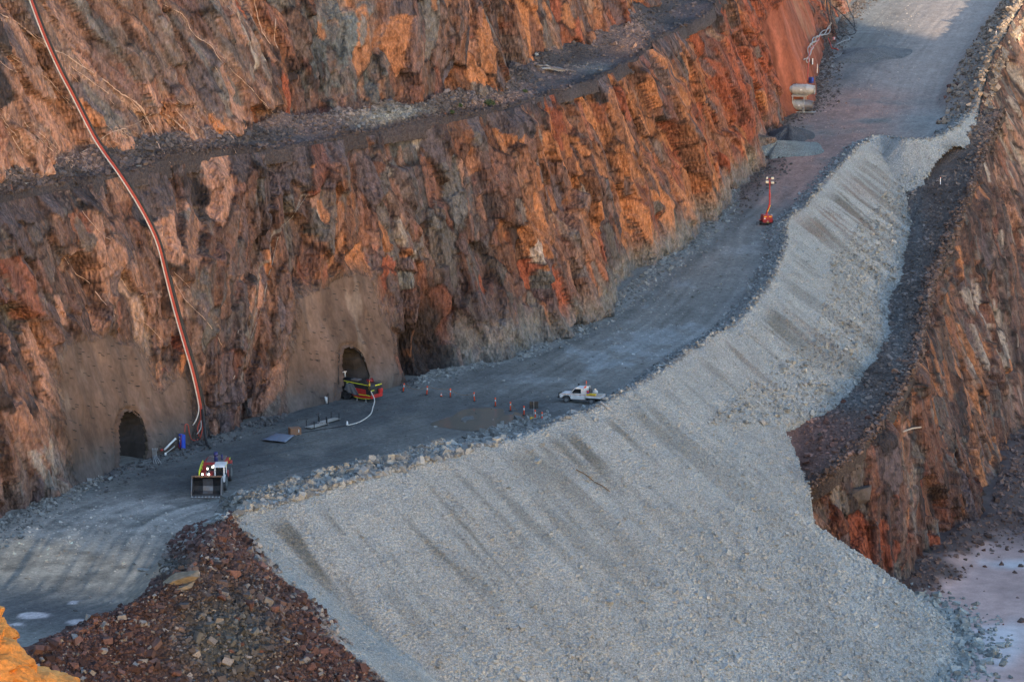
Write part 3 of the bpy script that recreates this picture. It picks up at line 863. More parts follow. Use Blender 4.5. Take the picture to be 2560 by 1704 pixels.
low = sstep(d, 14, 26)
colg = colg * (1 + .10 * low * (1 + n1))[:, None]
RED_POLY = [(-400, 1500), (300, 1250), (580, 1275), (605, 1312), (642, 1400), (775, 1520), (865, 1625), (985, 1740), (1000, 2400), (-400, 2400)]
jx = px + 34 * fbm(x / 2.5, y / 2.5, 230, 5) + 22 * (RNG.random(px.shape) - .5)
redm = polymask(jx, py, RED_POLY, 18) * (~ins | (d < 2.6 + 2.6 * blob(px, py, 480, 1370, 110, 60) + n2 * .8))
redc = c3(.076, .045, .042) * (1 + .35 * n1 + .30 * n2)[:, None]
dg = np.clip(1.2 * blob(jx, py, 560, 1600, 120, 130) + .9 * blob(jx, py, 420, 1415, 70, 30), 0, 1)[:, None]
redc = redc * (1 - dg) + c3(.072, .073, .070) * (1 + .3 * n2)[:, None] * dg
redm = redm * ((arc < arc_red + 3) & (px < 1100))
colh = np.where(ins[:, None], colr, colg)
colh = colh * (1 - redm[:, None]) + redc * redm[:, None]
ridge = sstep(arc, arc_cone - 4, arc_cone + 6) * np.exp(-(np.maximum(d - 1, 0) / 3.0) ** 2)
ridc = c3(.20, .165, .14) * (1 + .4 * n1 + .3 * n2)[:, None]  # tan rock, paled and warmed to suggest sun on the rim
colh = colh * (1 - ridge[:, None]) + ridc * ridge[:, None]
PH = np.stack([x, y, z], -1); CH = np.clip(colh, .02, .8)
fin = ins[FH].mean(1) > .5
fred = (redm[FH].mean(1) > .5) & ~fin
ffloor = fin & (fl[FH].mean(1) < .25); froad = fin & ~ffloor
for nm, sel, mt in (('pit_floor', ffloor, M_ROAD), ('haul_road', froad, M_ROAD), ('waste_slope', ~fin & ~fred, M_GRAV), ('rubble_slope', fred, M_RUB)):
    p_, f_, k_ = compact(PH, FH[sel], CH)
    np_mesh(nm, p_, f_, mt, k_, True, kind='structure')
remember(PH)

# ---- berm, right-hand rock face, bottom of the pit
K_w = K_w[6:]
C2 = [(2090, 1170, -8.6), (2200, 1060, -5.9), (2260, 960, -4.5), (2300, 870, -3.5), (2320, 760, -1.0), (2340, 680, 1.0), (2390, 560, 5.0), (2440, 450, 9.2), (2475, 340, 13.6)]
C2_w = np.array([onz(a, b, zz) for a, b, zz in C2])
Cn = onfun(np.array([1992., 2004.]), np.array([1290., 1200.]), lambda x, y: cone_z(x, y)) - np.array([0, 0, 1.8])
C2_w = np.vstack([Cn[0] + (-7, -13, -7), Cn, C2_w]); K_w = np.vstack([K_w[0] + (-7, -13, -6), K_w, K_w[-1] + (5, 10, 2.5)]); C2_w = np.vstack([C2_w, C2_w[-1] + (4, 12, 3.0)])
rg = []                                       # from there the crest is the outer edge of the road
for i in range(24, len(C1_w)):
    x_, y_ = C1_w[i, :2]; rg.append((x_ + .9, y_, zramp(x_, y_) + wr[i] - .3))
C2_all = np.vstack([C2_w[:-1], np.array(rg)])
toe_px = [(2120, 1640), (2160, 1600), (2200, 1555), (2240, 1510), (2330, 1400), (2420, 1330), (2487, 1305), (2500, 1210), (2530, 1140), (2570, 1080), (2640, 1010)]
toe_w = np.array([onz(a, b, PIT_Z) for a, b in toe_px]); toe_w = np.vstack([(30, 258, PIT_Z), (36, 283, PIT_Z), (37.5, 289, PIT_Z), (38.8, 293, PIT_Z), toe_w[3:]])
ext = np.array([(88, 425, PIT_Z), (97, 455, PIT_Z), (108, 490, PIT_Z), (119, 525, PIT_Z), (131, 562, PIT_Z), (143, 600, PIT_Z)], float)[:len(rg)]
while len(ext) < len(rg): ext = np.vstack([ext, ext[-1] + (12, 38, 0)])
toe_all = np.vstack([toe_w, ext])
top_s = smooth_pts(C2_all, 30); bot_s = smooth_pts(toe_all, 30)
n_ = len(top_s); rows3 = 140
Sg = np.linspace(0, 1, rows3)[None, :, None]
base = bot_s[:, None] * (1 - Sg) + top_s[:, None] * Sg
al = np.r_[0, np.cumsum(np.linalg.norm(np.diff(top_s, axis=0), axis=1))]
Ug = np.repeat(al[:, None], rows3, 1); Vg = base[..., 2]
tg = np.gradient(top_s[:, :2] + bot_s[:, :2], axis=0); tg /= np.linalg.norm(tg, axis=1)[:, None]
nrm = np.stack([tg[:, 1], -tg[:, 0]], -1)               # outwards, to the right
rel, cells, wu, wv = rock_relief(Ug, Vg, 700, 1.0, -0.05)
S2 = Sg[..., 0] + 0 * Vg
env = sstep(S2, 0, .06) * (1 - .85 * sstep(S2, .9, 1))
bul = -1.2 * np.sin(np.pi * S2) * 0
base[..., 0] += nrm[:, 0][:, None] * (rel * env + bul); base[..., 1] += nrm[:, 1][:, None] * (rel * env + bul)
px, py, _ = proj(base)
Wt = np.zeros(px.shape + (10,)) + np.array([.42, .16, .05, .04, .22, .24, .03, .26, .02, .04])
Wt[..., 2] += .35 * blob(px, py, 2330, 900, 150, 200) + .25 * blob(px, py, 2480, 1150, 80, 150)
Wt[..., 3] += .6 * blob(px, py, 2200, 1330, 110, 100) + .2 * blob(px, py, 2300, 1000, 60, 150)
Wt[..., 8] += .30 * blob(px, py, 2480, 850, 90, 120) + .5 * blob(px, py, 2540, 350, 50, 130)
Wt[..., 9] += .8 * blob(px, py, 2540, 330, 60, 160)
Wt[..., 4] += .5 * blob(px, py, 2100, 1250, 70, 80)
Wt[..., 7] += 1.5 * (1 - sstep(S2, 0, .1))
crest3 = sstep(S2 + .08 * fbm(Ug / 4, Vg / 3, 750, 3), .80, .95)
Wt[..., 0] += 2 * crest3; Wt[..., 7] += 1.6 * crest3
colk = rock_colour(px, py, cells, wu, wv, 700, Wt)
np_mesh('rock_face', base.reshape(-1, 3), grid_faces(n_, rows3)[:, ::-1], M_ROCK, np.clip(.80 * colk.reshape(-1, 3), .012, .8), False, kind='structure')
remember(base.reshape(-1, 3))
# berm surface from under the tipped slope to the rim of that face
ks = smooth_pts(K_w, 40); cs = smooth_pts(C2_w, 40)
kk = np.linspace(0, 1, 240)
par = lambda P_: np.stack([np.interp(kk, np.linspace(0, 1, len(P_)), P_[:, i]) for i in range(3)], -1)
# pair the two lines by distance up the ramp
def by_len(P_, n):
    l = np.r_[0, np.cumsum(np.linalg.norm(np.diff(P_, axis=0), axis=1))]; l /= l[-1]
    return np.stack([np.interp(np.linspace(0, 1, n), l, P_[:, i]) for i in range(3)], -1)
ks = by_len(ks, 300); cs = by_len(cs, 300)
inn = ks - (cs - ks) * 1.2 + np.array([-3.0, 1.0, -2.5])
rb2 = 46
Sg = np.linspace(0, 1, rb2)[None, :, None]
pb = inn[:, None] * (1 - Sg) ** 2 + 2 * Sg * (1 - Sg) * (ks + np.array([0, 0, -.5]))[:, None] + cs[:, None] * Sg ** 2
bx_, by_ = pb[..., 0], pb[..., 1]
pb[..., 2] += .30 * fbm(bx_ / 1.3, by_ / 1.3, 240, 4) * np.sin(np.pi * Sg[..., 0] * .96) + .1
px, py, _ = proj(pb)
nn1 = fbm(bx_ / 4, by_ / 6, 241, 4)[..., None]; nn2 = fbm(bx_ / 1.0, by_ / 1.0, 242, 4)[..., None]
cb = c3(.105, .085, .078) * (1 + .35 * nn1 + .35 * nn2)
f = np.clip(1.2 * blob(px, py, 2040, 1090, 130, 60) + .8 * blob(px, py, 2000, 1150, 70, 60), 0, 1)[..., None]
cb = cb * (1 - f) + c3(.15, .088, .075) * (1 + .4 * nn2) * f
f = np.clip(blob(px, py, 2290, 560, 22, 160) + blob(px, py, 2245, 800, 22, 140) + blob(px, py, 2130, 1000, 60, 25), 0, 1)[..., None] * .7
cb = cb * (1 - f) + c3(.11, .115, .12) * (1 + .3 * nn2) * f
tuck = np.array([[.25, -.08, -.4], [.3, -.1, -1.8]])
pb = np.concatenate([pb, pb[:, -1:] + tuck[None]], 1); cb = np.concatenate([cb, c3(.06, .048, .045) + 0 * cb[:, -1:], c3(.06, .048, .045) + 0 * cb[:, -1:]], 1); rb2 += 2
np_mesh('berm', pb.reshape(-1, 3), grid_faces(300, rb2)[:, ::-1], M_RUB, np.clip(cb.reshape(-1, 3), .02, .7), True, kind='structure')
remember(pb.reshape(-1, 3))
# pit bottom
gx2 = np.arange(4, 180, 1.0); gy2 = np.arange(170, 470, 1.0)
X2, Y2 = np.meshgrid(gx2, gy2, indexing='ij')
Z2 = PIT_Z + .10 * fbm(X2 / 5, Y2 / 5, 250, 4)
ftx = np.interp(Y2, toe_all[:, 1], toe_all[:, 0]); dt = X2 - ftx
pile = np.exp(-(np.maximum(dt, 0) / 3.2) ** 2) * (1 + .6 * fbm(X2 / 3, Y2 / 3, 251, 3))
Z2 = Z2 + 1.3 * pile * (Y2 > 270)
px, py, _ = proj(np.stack([X2, Y2, Z2], -1))
sn = fbm(X2 / 5, Y2 / 12, 252, 5); sn2 = fbm(X2 / 1.2, Y2 / 1.5, 253, 4)
cs_ = c3(.50, .345, .315) * (1 + .32 * sn + .18 * sn2)[..., None]
wh = sstep(sn + .9 * (blob(px, py, 2560, 1410, 130, 20) + .7 * blob(px, py, 2520, 1600, 100, 60)), .25, .8)[..., None] * .8
cs_ = cs_ * (1 - wh) + c3(.60, .58, .60) * wh
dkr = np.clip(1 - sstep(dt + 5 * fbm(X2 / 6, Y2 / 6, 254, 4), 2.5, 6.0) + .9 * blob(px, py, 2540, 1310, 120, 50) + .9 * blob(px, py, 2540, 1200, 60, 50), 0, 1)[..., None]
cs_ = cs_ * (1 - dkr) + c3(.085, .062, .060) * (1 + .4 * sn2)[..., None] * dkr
np_mesh('salt_pan', np.stack([X2, Y2, Z2], -1).reshape(-1, 3), grid_faces(len(gx2), len(gy2)), M_SALT, np.clip(cs_.reshape(-1, 3), .02, .8), True, kind='structure')
remember(np.stack([X2, Y2, Z2], -1).reshape(-1, 3))

# ---- resting points on the surface seen at a pixel
TV = np.vstack(TERR)
TV = TV[(TV[:, 0] > -250) & (TV[:, 0] < 2800) & (TV[:, 1] > -250) & (TV[:, 1] < 1950)]
def hit(px, py, r=5.0, front=True):
    m = np.flatnonzero((np.abs(TV[:, 0] - px) < r * 3) & (np.abs(TV[:, 1] - py) < r * 3))
    if not len(m): return Vector(CAM + ray(px, py) * 262.0)
    q = TV[m]; dd_ = np.hypot(q[:, 0] - px, q[:, 1] - py)
    k = dd_ < r
    if not k.any(): k = dd_ <= dd_.min() + 1e-6
    q = q[k]; dm = q[:, 2].min()
    dep = np.median(q[q[:, 2] < dm + 3.0, 2])
    return Vector(CAM + ray(px, py) * dep)

def path_on(pts, lift=0.4, n=5, sm=3, r=5.0):
    """world points of a pixel polyline resting on what is seen there, `lift` metres in front"""
    pp = smooth_pts(np.array(pts, float), n)
    dep = []
    for a, b in pp:
        h = hit(a, b, r); dep.append(proj(np.array(h))[2] - lift)
    dep = np.array(dep); k = min(sm, len(dep) // 2)
    if k > 0:
        pad = np.pad(dep, k, mode='edge')
        mn = np.array([pad[i:i + 2 * k + 1].min() for i in range(len(dep))])
        pad = np.pad(mn, k, mode='edge'); dep = np.array([pad[i:i + 2 * k + 1].mean() for i in range(len(dep))])
    return [Vector(CAM + ray(a, b) * d_) for (a, b), d_ in zip(pp, dep)]

# ---- quartz veins standing slightly proud of the faces
VM = solid('quartz', (.52, .385, .32), .7, dirt=.2, dirtcol=(.30, .17, .11))
VG = solid('grey_quartz', (.27, .26, .25), .8, dirt=.3, dirtcol=(.16, .14, .13))
def vein(pts, w, mat, par, seed):
    r_ = np.random.default_rng(seed)
    p = smooth_pts(np.array(pts, float), 8); n_ = len(p)
    p = p + 2.2 * np.c_[fbm(p[:, 0] / 9, p[:, 1] / 9, seed, 3), fbm(p[:, 0] / 9, p[:, 1] / 9, seed + 50, 3)]
    P3 = [np.array(hit(a_, b_, 3.5)) for a_, b_ in p]
    m = MB(); seg = []
    wid = np.clip(w * .33 * (1 + 1.1 * fbm(np.arange(n_) / 3.0, np.zeros(n_), seed + 9, 3)), 0, None) / 27.0
    for k in range(n_):
        brk = wid[k] < w * .004 or (seg and abs(P3[k][1] - seg[-1][0][1]) > 2.2)
        if brk:
            if len(seg) > 1: flush(m, seg)
            seg = []
        if not (wid[k] < w * .004): seg.append((P3[k], max(wid[k], .015)))
    if len(seg) > 1: flush(m, seg)
    if m.v: m.build('quartz_vein', mat, par, False)
def flush(m, seg):
    vs_ = []
    for k, (q, w_) in enumerate(seg):
        t_ = seg[min(k + 1, len(seg) - 1)][0] - seg[max(k - 1, 0)][0]
        vd = q - CAM; vd /= np.linalg.norm(vd)
        sd = np.cross(t_, vd); sd /= np.linalg.norm(sd) + 1e-9
        f_ = -vd * .16
        vs_ += [q + sd * w_ - vd * -.25, q + sd * w_ * .8 + f_, q - sd * w_ * .8 + f_, q - sd * w_ - vd * -.25]
    fs_ = [(4 * k + j, 4 * k + j + 1, 4 * k + 4 + j + 1, 4 * k + 4 + j) for k in range(len(seg) - 1) for j in range(3)]
    m.add(vs_, fs_)
for k, (p_, w_) in enumerate(VEINS): vein(p_, w_ * 1.1, VM, rfu if p_[0][1] < 400 else rf, 900 + k)
for k, (p_, w_) in enumerate(GVEINS): vein(p_, w_ * .9, VG, rf, 960 + k)
for k in range(90):                                    # short strings beside the larger veins
    b_ = VEINS[int(RNG.integers(0, 17))][0]; q_ = b_[int(RNG.integers(0, len(b_)))]
    a_ = q_[0] + RNG.normal(0, 16); c_y = q_[1] + RNG.normal(0, 12); l_ = RNG.uniform(14, 50); an = RNG.normal(.85, .35)
    vein([(a_, c_y), (a_ + l_ * .5 * math.cos(an), c_y + l_ * .5 * math.sin(an) + RNG.normal(0, 2)), (a_ + l_ * math.cos(an), c_y + l_ * math.sin(an))], RNG.uniform(.7, 1.3), VM, rfu, 1000 + k)

# ---- tunnels behind the two portals
def tunnel(poly, depth, colour, capc=(.05, .045, .045)):
    pts = [p for p in poly if p[1] < 1000 or poly is ARCH2][0:]
    pts = poly[1:-1]
    ring = np.array([np.array(hit(a, b, 4)) for a, b in smooth_pts(np.array(pts, float), 3)])
    u_, o_ = locate(ring); um = u_.mean()
    inw = np.array([np.interp(um, uu, nx), np.interp(um, uu, ny), 0]); inw /= np.linalg.norm(inw)
    ring = np.vstack([[ring[0, 0], ring[0, 1], -0.8], ring, [ring[-1, 0], ring[-1, 1], -0.8]])
    ds = [-0.15, .5, 1.5, depth * .3, depth * .5, depth * .75, depth]
    P_ = np.stack([ring + inw * k + RNG.normal(0, .10 if k > .6 else .02, ring.shape) * (1, 1, .6) for k in ds], 1)
    n0 = len(ring)
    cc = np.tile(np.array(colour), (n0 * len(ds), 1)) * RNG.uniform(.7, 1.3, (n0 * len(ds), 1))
    F_ = grid_faces(n0, len(ds))
    o = np_mesh('tunnel_lining', P_.reshape(-1, 3), F_, M_SHOT, cc, False, kind='structure')
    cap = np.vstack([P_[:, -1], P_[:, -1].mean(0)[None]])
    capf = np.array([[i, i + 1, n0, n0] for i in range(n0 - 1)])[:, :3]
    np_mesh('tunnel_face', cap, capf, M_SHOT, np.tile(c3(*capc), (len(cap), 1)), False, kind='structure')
    return ring, inw
ring1, in1 = tunnel(ARCH1, 18.0, (.075, .068, .066))  # concrete lining darkened to stand for the shade of depth
ring2, in2 = tunnel(ARCH2, 9.0, (.034, .031, .033), (.03, .028, .03))  # darker still: depth shade painted into lining and end face

# ------------------------------------------------------------------ loose stone
PROTO8 = []
for k in range(14):
    v = np.array([(x, y, z) for x in (-1, 1) for y in (-1, 1) for z in (-1, 1)], float)
    v = v * RNG.uniform(.55, 1.05, v.shape) * np.array([1.15, .85, .62])
    PROTO8.append(v)
PROTO8 = np.stack(PROTO8)
QUADS = np.array([(0, 1, 3, 2), (4, 6, 7, 5), (0, 4, 5, 1), (2, 3, 7, 6), (0, 2, 6, 4), (1, 5, 7, 3)])

def rand_rot(n, flat=0.5):
    a = RNG.uniform(0, 2 * np.pi, n); b = RNG.normal(0, flat, n); c = RNG.normal(0, flat, n)
    ca, sa, cb, sb, cc_, sc_ = np.cos(a), np.sin(a), np.cos(b), np.sin(b), np.cos(c), np.sin(c)
    Z_ = np.zeros(n); O_ = np.ones(n)
    Rz = np.stack([ca, -sa, Z_, sa, ca, Z_, Z_, Z_, O_], -1).reshape(n, 3, 3)
    Ry = np.stack([cb, Z_, sb, Z_, O_, Z_, -sb, Z_, cb], -1).reshape(n, 3, 3)
    Rx = np.stack([O_, Z_, Z_, Z_, cc_, -sc_, Z_, sc_, cc_], -1).reshape(n, 3, 3)
    return Rz @ Ry @ Rx

def stones(name, pos, size, col, label, cat, mat=M_STONE):
    n = len(pos)
    R_ = rand_rot(n)
    V_ = PROTO8[RNG.integers(0, len(PROTO8), n)] * size[:, None, None]
    V_ = np.einsum('nij,nkj->nki', R_, V_) + pos[:, None]
    F_ = (QUADS[None] + 8 * np.arange(n)[:, None, None]).reshape(-1, 4)
    C_ = np.repeat(col, 8, 0)
    o = np_mesh(name, V_.reshape(-1, 3), F_, mat, np.clip(C_, .015, .75), False, kind='stuff')
    return tag(o, label, cat)

def pick(P_, C_, mask, n, jit=.15, wgt=None):
    idx = np.flatnonzero(mask)
    if wgt is not None:
        w = wgt[idx]; idx = RNG.choice(idx, n, p=w / w.sum())
    else: idx = RNG.choice(idx, n)
    p = P_[idx] + RNG.uniform(-jit, jit, (n, 3)) * (1, 1, 0)
    return p, C_[idx], idx

hx, hy, hd = proj(PH)
vis = (hx > -40) & (hx < 2600) & (hy > -30) & (hy < 1740)
slope = vis & ~ins & (redm < .5) & (arc > arc_red - 4) & (arc < arc_cone)
def lognorm(n, med, sig, lo, hi): return np.clip(med * np.exp(RNG.normal(0, sig, n)), lo, hi)
n = 29500
p, c, i = pick(PH, CH, slope & (d < 45), n, wgt=.35 + .65 * sstep(d, 2, 20))
sz = lognorm(n, .072, .42, .045, .28) * (0.8 + .75 * sstep(d[i], 4, 30))
stones('gravel', p + np.c_[0 * sz, 0 * sz, sz * .1], sz, c * RNG.uniform(.82, 1.25, (n, 1)), 'pale grey crushed rock covering the tall tipped slope', 'gravel')
n = 5200
p, c, i = pick(PH, CH, slope & (hx > 1700) & (d > 5.5) & (hy < 1060), n, .3)
sz = lognorm(n, .105, .5, .06, .36)
stones('gravel', p, sz, c * RNG.uniform(.6, 1.15, (n, 1)), 'coarser grey rock at the foot of the slope beside the trench', 'gravel')
n = 9000
wmask = vis & ins & (d < 3.3) & (arc > arc_red - 3) & (arc < arc_cone)
p, c, i = pick(PH, CH, wmask, n, wgt=np.where(hx < 1350, 2.6, 1.0) * np.exp(-d / 2.2))
sz = lognorm(n, .11, .5, .05, .40) * np.where(hx[i] < 1350, 1.25, .8)
stones('bund_rock', p + np.c_[0 * sz, 0 * sz, sz * .3], sz, c3(.235, .25, .255) * RNG.uniform(.55, 1.35, (n, 1)), 'bluish broken rock heaped along the outer edge of the road', 'rubble')
n = 5200
p, c, i = pick(PH, CH, vis & ins & (d < 6.5) & (hx > 545) & (hx < 1370), n, wgt=np.exp(-((d - 2.8) / 2.2) ** 2))
sz = lognorm(n, .115, .55, .06, .42)
stones('bund_rock', p + np.c_[0 * sz, 0 * sz, sz * .2], sz, c3(.19, .20, .20) * RNG.uniform(.55, 1.4, (n, 1)), 'coarse broken rock spilling from the edge bund onto the floor', 'rubble')
n = 9000
tmask = vis & ins & (wall_d > -.5) & (wall_d < 4.2) & ~((hx > 715) & (hx < 1000)) & (hx > -30)
p, c, i = pick(PH, CH, tmask, n, wgt=np.exp(-np.maximum(wall_d, 0) / 1.5))
sz = lognorm(n, .09, .5, .05, .32)
tc_ = np.where((hx[i] > 1040)[:, None], c3(.20, .21, .21), np.where((hx[i] < 260)[:, None], c3(.19, .19, .185), c3(.085, .085, .09)))
tc_ = np.where((hx[i] > 1850)[:, None], c3(.10, .085, .082), tc_)
stones('talus', p + np.c_[0 * sz, 0 * sz, sz * .2], sz, tc_ * RNG.uniform(.55, 1.5, (n, 1)), 'fallen broken rock along the foot of the lower rock face', 'rubble')
n = 28500
rmask = vis & (redm > .4)
p, c, i = pick(PH, CH, rmask, n, .2)
sz = lognorm(n, .075, .58, .04, .42)
rc = c * RNG.uniform(.55, 1.75, (n, 1))
odd = RNG.random(n) < .12
rc[odd] = c3(.17, .16, .155) * RNG.uniform(.7, 1.5, (odd.sum(), 1))
stones('rubble', p + np.c_[0 * sz, 0 * sz, sz * .15], sz, rc, 'dark red and grey rubble covering the slope at lower left', 'rubble')
n = 6500
fmask = vis & ins & (d > 2) & (wall_d > 2) & (hx < 2300)
p, c, i = pick(PH, CH, fmask, n, wgt=.2 + 1.2 * blob(hx, hy, 250, 1330, 350, 90) + .8 * blob(hx, hy, 1650, 760, 250, 160) + .5 * blob(hx, hy, 2000, 330, 200, 120))
sz = lognorm(n, .05, .5, .03, .20)
stones('grit', p, sz, c * RNG.uniform(.7, 1.9, (n, 1)), 'small loose stones scattered over the dirt road and floor', 'gravel')
n = 7000
kx, ky, _ = proj(pb.reshape(-1, 3)); pbf = pb.reshape(-1, 3); cbf = cb.reshape(-1, 3)
kz = cone_z(pbf[:, 0], pbf[:, 1])
bm_ = (kx < 2600) & (ky > 250) & (ky < 1300) & (pbf[:, 2] > kz - .3)
p, c, i = pick(pbf, cbf, bm_, n, .25)
sz = lognorm(n, .10, .5, .05, .36) * (1 + .35 * blob(kx[i], ky[i], 2020, 1100, 150, 90))
stones('rubble', p, sz, c * RNG.uniform(.6, 1.9, (n, 1)), 'dark brown rubble on the bench below the grey slope', 'rubble')
n = 2200
ii = RNG.integers(0, 295, n); p = cs[ii] + np.c_[RNG.normal(-.35, .5, n), RNG.normal(0, .5, n), RNG.normal(.05, .10, n)]
sz = lognorm(n, .13, .55, .06, .5)
stones('rubble', p, sz, c3(.10, .072, .064) * RNG.uniform(.5, 1.9, (n, 1)), 'broken rock along the lip of the dark bench above the right-hand cliff', 'rubble')
pbn = Pb.reshape(-1, 3); cbn = colb.reshape(-1, 3); qx, qy, _ = proj(pbn)
ft = foot.reshape(-1)
n = 8500
p, c, i = pick(pbn, cbn, (qx > -60) & (qx < 1820) & (qy > -40), n, .12, wgt=.25 + ft)
sz = lognorm(n, .10, .5, .05, .38)
stones('talus', p + np.c_[0 * sz, 0 * sz, sz * .2], sz, c * RNG.uniform(.6, 1.8, (n, 1)), 'dark fallen rock lying along the bench under the upper face', 'rubble')
P2 = np.stack([X2, Y2, Z2], -1).reshape(-1, 3); C2c = cs_.reshape(-1, 3); ux, uy, _ = proj(P2)
n = 2600
dk1 = dkr.reshape(-1)
p, c, i = pick(P2, C2c, (ux > 1900) & (ux < 2600) & (uy > 1050) & (uy < 1740) & (dt.reshape(-1) > -.5), n, .4, wgt=.01 + dk1)
sz = lognorm(n, .12, .6, .05, .55)
stones('rubble', p, sz, c3(.12, .085, .078) * RNG.uniform(.5, 1.6, (n, 1)), 'dark rubble at the foot of the cliff around the salt floor', 'rubble')
ct = cone_z(P2[:, 0], P2[:, 1], 0, LOBE)
gapz = P2[:, 2] - ct
n = 1500
p, c, i = pick(P2, C2c, (gapz > -.6) & (gapz < 4.5) & (uy > 1480) & (uy < 1760) & (ux < 2600), n, .4, wgt=np.exp(-np.maximum(gapz, 0) / 1.1))
sz = lognorm(n, .17, .55, .07, .55)
stones('gravel', p + np.c_[0 * sz, 0 * sz, sz * .3], sz, c3(.27, .295, .295) * RNG.uniform(.65, 1.3, (n, 1)), 'grey rock rolled out from the slope toe onto the salt', 'gravel')
n = 2200
ridm = vis & (arc > arc_cone - 3) & (d < 5)
p, c, i = pick(PH, CH, ridm, n, .3)
sz = lognorm(n, .15, .6, .06, .7)
stones('rubble', p, sz, c3(.25, .195, .155) * RNG.uniform(.4, 1.5, (n, 1)), 'pale brown rubble along the rim at upper right', 'rubble')  # brown stone, its warm pale tint partly painted sunlight

# ---- rocks large enough to point at: each its own object
BOULD = []
for k in range(12):
    bm = bmesh.new()
    for q in range(13):
        v = Vector(RNG.normal(0, 1, 3)).normalized()
        bm.verts.new((v.x * RNG.uniform(.9, 1.25), v.y * RNG.uniform(.7, .95), v.z * RNG.uniform(.5, .8)))
    r_ = bmesh.ops.convex_hull(bm, input=bm.verts[:])
    bmesh.ops.delete(bm, geom=[g_ for g_ in r_['geom_interior'] if isinstance(g_, bmesh.types.BMVert)], context='VERTS')
    me = bpy.data.meshes.new('boulder'); bm.to_mesh(me); bm.free(); BOULD.append(me)
SM = {'grey': stone_mat('grey_stone', (.235, .255, .258)), 'blue': stone_mat('bluish_stone', (.19, .21, .22)), 'red': stone_mat('red_stone', (.135, .072, .060)),
      'dark': stone_mat('dark_stone', (.105, .09, .085)), 'tan': stone_mat('tan_stone', (.165, .142, .112), .1), 'pale': stone_mat('pale_stone', (.31, .31, .30), .15)}
MESHVAR = {}
def boulder(loc, size, mk, name='boulder', sc=None, rot=None):
    k = int(RNG.integers(0, len(BOULD)))
    me = MESHVAR.get((k, mk))
    if me is None:
        me = BOULD[k].copy(); me.materials.append(SM[mk]); MESHVAR[(k, mk)] = me
    o = bpy.data.objects.new(name, me); COL.objects.link(o)
    o.location = loc; o.scale = [size * f for f in (sc or RNG.uniform(.75, 1.25, 3))]
    o.rotation_euler = rot or (RNG.normal(0, .3), RNG.normal(0, .3), RNG.uniform(0, 6.28))
    return o
COLW = {'grey': 'grey', 'pale': 'whitish', 'blue': 'bluish', 'red': 'red brown', 'dark': 'dark'}
GRIDS = {
 'loose rocks on the grey slope': ([1000, 1350, 1700], ['left', 'middle left', 'middle right', 'right'], [1180, 1320, 1480], ['near the crest on the %s of the tall grey slope', 'a third down the %s of the tall grey slope', 'well down the %s of the tall grey slope', 'low on the %s of the tall grey slope']),
 'rocks heaped along the floor edge': ([660, 760, 860, 960, 1080, 1200], ['right beside the loader', 'just right of the loader', 'in line with the blue grey sheet', 'in line with the white hose marker', 'left of the puddle', 'in front of the puddle', 'near the dark sign'], [], ['in the rock bund, %s']),
 'rocks on the red rubble slope': ([300, 480, 640, 780], ['far left', 'left', 'middle', 'right', 'far right edge'], [1400, 1500, 1600], ['at the top of the red rubble, %s', 'below the top of the red rubble, %s', 'halfway down the red rubble, %s', 'at the bottom of the red rubble, %s']),
 'rocks beside the trench': ([], ['grey'], [480, 600, 720, 840, 950], ['under the scooped end of the %s slope', 'at the slope foot beside the upper trench', 'beside the trench level with the light tower', 'at the slope foot beside the middle of the trench', 'at the slope foot beside the lower trench', 'just above the red rubble patch']),
 'blocks in the red rubble patch': ([2010, 2060, 2110], ['left end', 'left half', 'right half', 'right end'], [1080], ['in the upper %s of the red rubble patch', 'in the lower %s of the red rubble patch']),
 'rocks on the salt floor': ([2300, 2380, 2460], ['left', 'middle', 'right', 'far right'], [1580, 1640], ['on the salt floor by the cliff, %s', 'on the salt floor at mid distance, %s', 'on the salt floor near the bottom edge, %s']),
 'blocks under the cliff': ([2360, 2440], ['left', 'middle', 'right'], [1330], ['in the dark debris close under the cliff, %s', 'in the dark debris by the salt floor, %s']),
 'rocks on the bench': ([250, 450, 650, 850, 1050, 1250, 1450], ['at the far left', 'just right of the hanging pipes', 'left of its middle', 'by the bluish rubble', 'at the bluish rubble', 'near the dark shrub', 'by the scrap metal', 'at its right end'], [], ['on the long rock bench, %s']),
 'blocks beside the upper road': ([2370, 2420], ['left', 'middle', 'right'], [], ['beside the upper road near the rim, %s of the cluster']),
 'rocks at the left wall foot': ([150, 260], ['nearest the photo edge', 'below the pale rock', 'just below the sprayed wall'], [], ['on the floor under the left face, %s'])}
def field(P_, mask, n, lo, hi, mk, label, group, wgt=None, sink=.1):
    p, c, i = pick(P_, P_, mask, n, .1, wgt)
    gx_, nx_, gy_, ny_ = GRIDS[group]
    for q in p:
        s_ = lo + (hi - lo) * RNG.random() ** 2.5
        mk_ = mk if isinstance(mk, str) else mk[int(RNG.integers(0, len(mk)))]
        a_, b_, _ = proj(q)
        wh_ = ny_[int(np.searchsorted(gy_, b_))]
        if '%s' in wh_: wh_ = wh_ % nx_[int(np.searchsorted(gx_, a_))]
        big = 'small ' if s_ < lo + .12 * (hi - lo) else ('large ' if s_ > lo + .5 * (hi - lo) else '')
        tag(boulder((q[0], q[1], q[2] + s_ * sink), s_, mk_), big + COLW[mk_] + ' rock ' + wh_, 'rock', group)
field(PH, slope & (d > 2) & (d < 40), 62, .22, .50, ('grey', 'pale', 'grey'), 'pale grey rock lying loose on the tall grey slope', 'loose rocks on the grey slope')
field(PH, vis & ins & (d < 5.5) & (hx > 560) & (hx < 1360), 52, .22, .52, 'blue', 'bluish grey rock in the heaped edge of the floor', 'rocks heaped along the floor edge', wgt=np.exp(-((d - 2.6) / 1.8) ** 2), sink=.3)
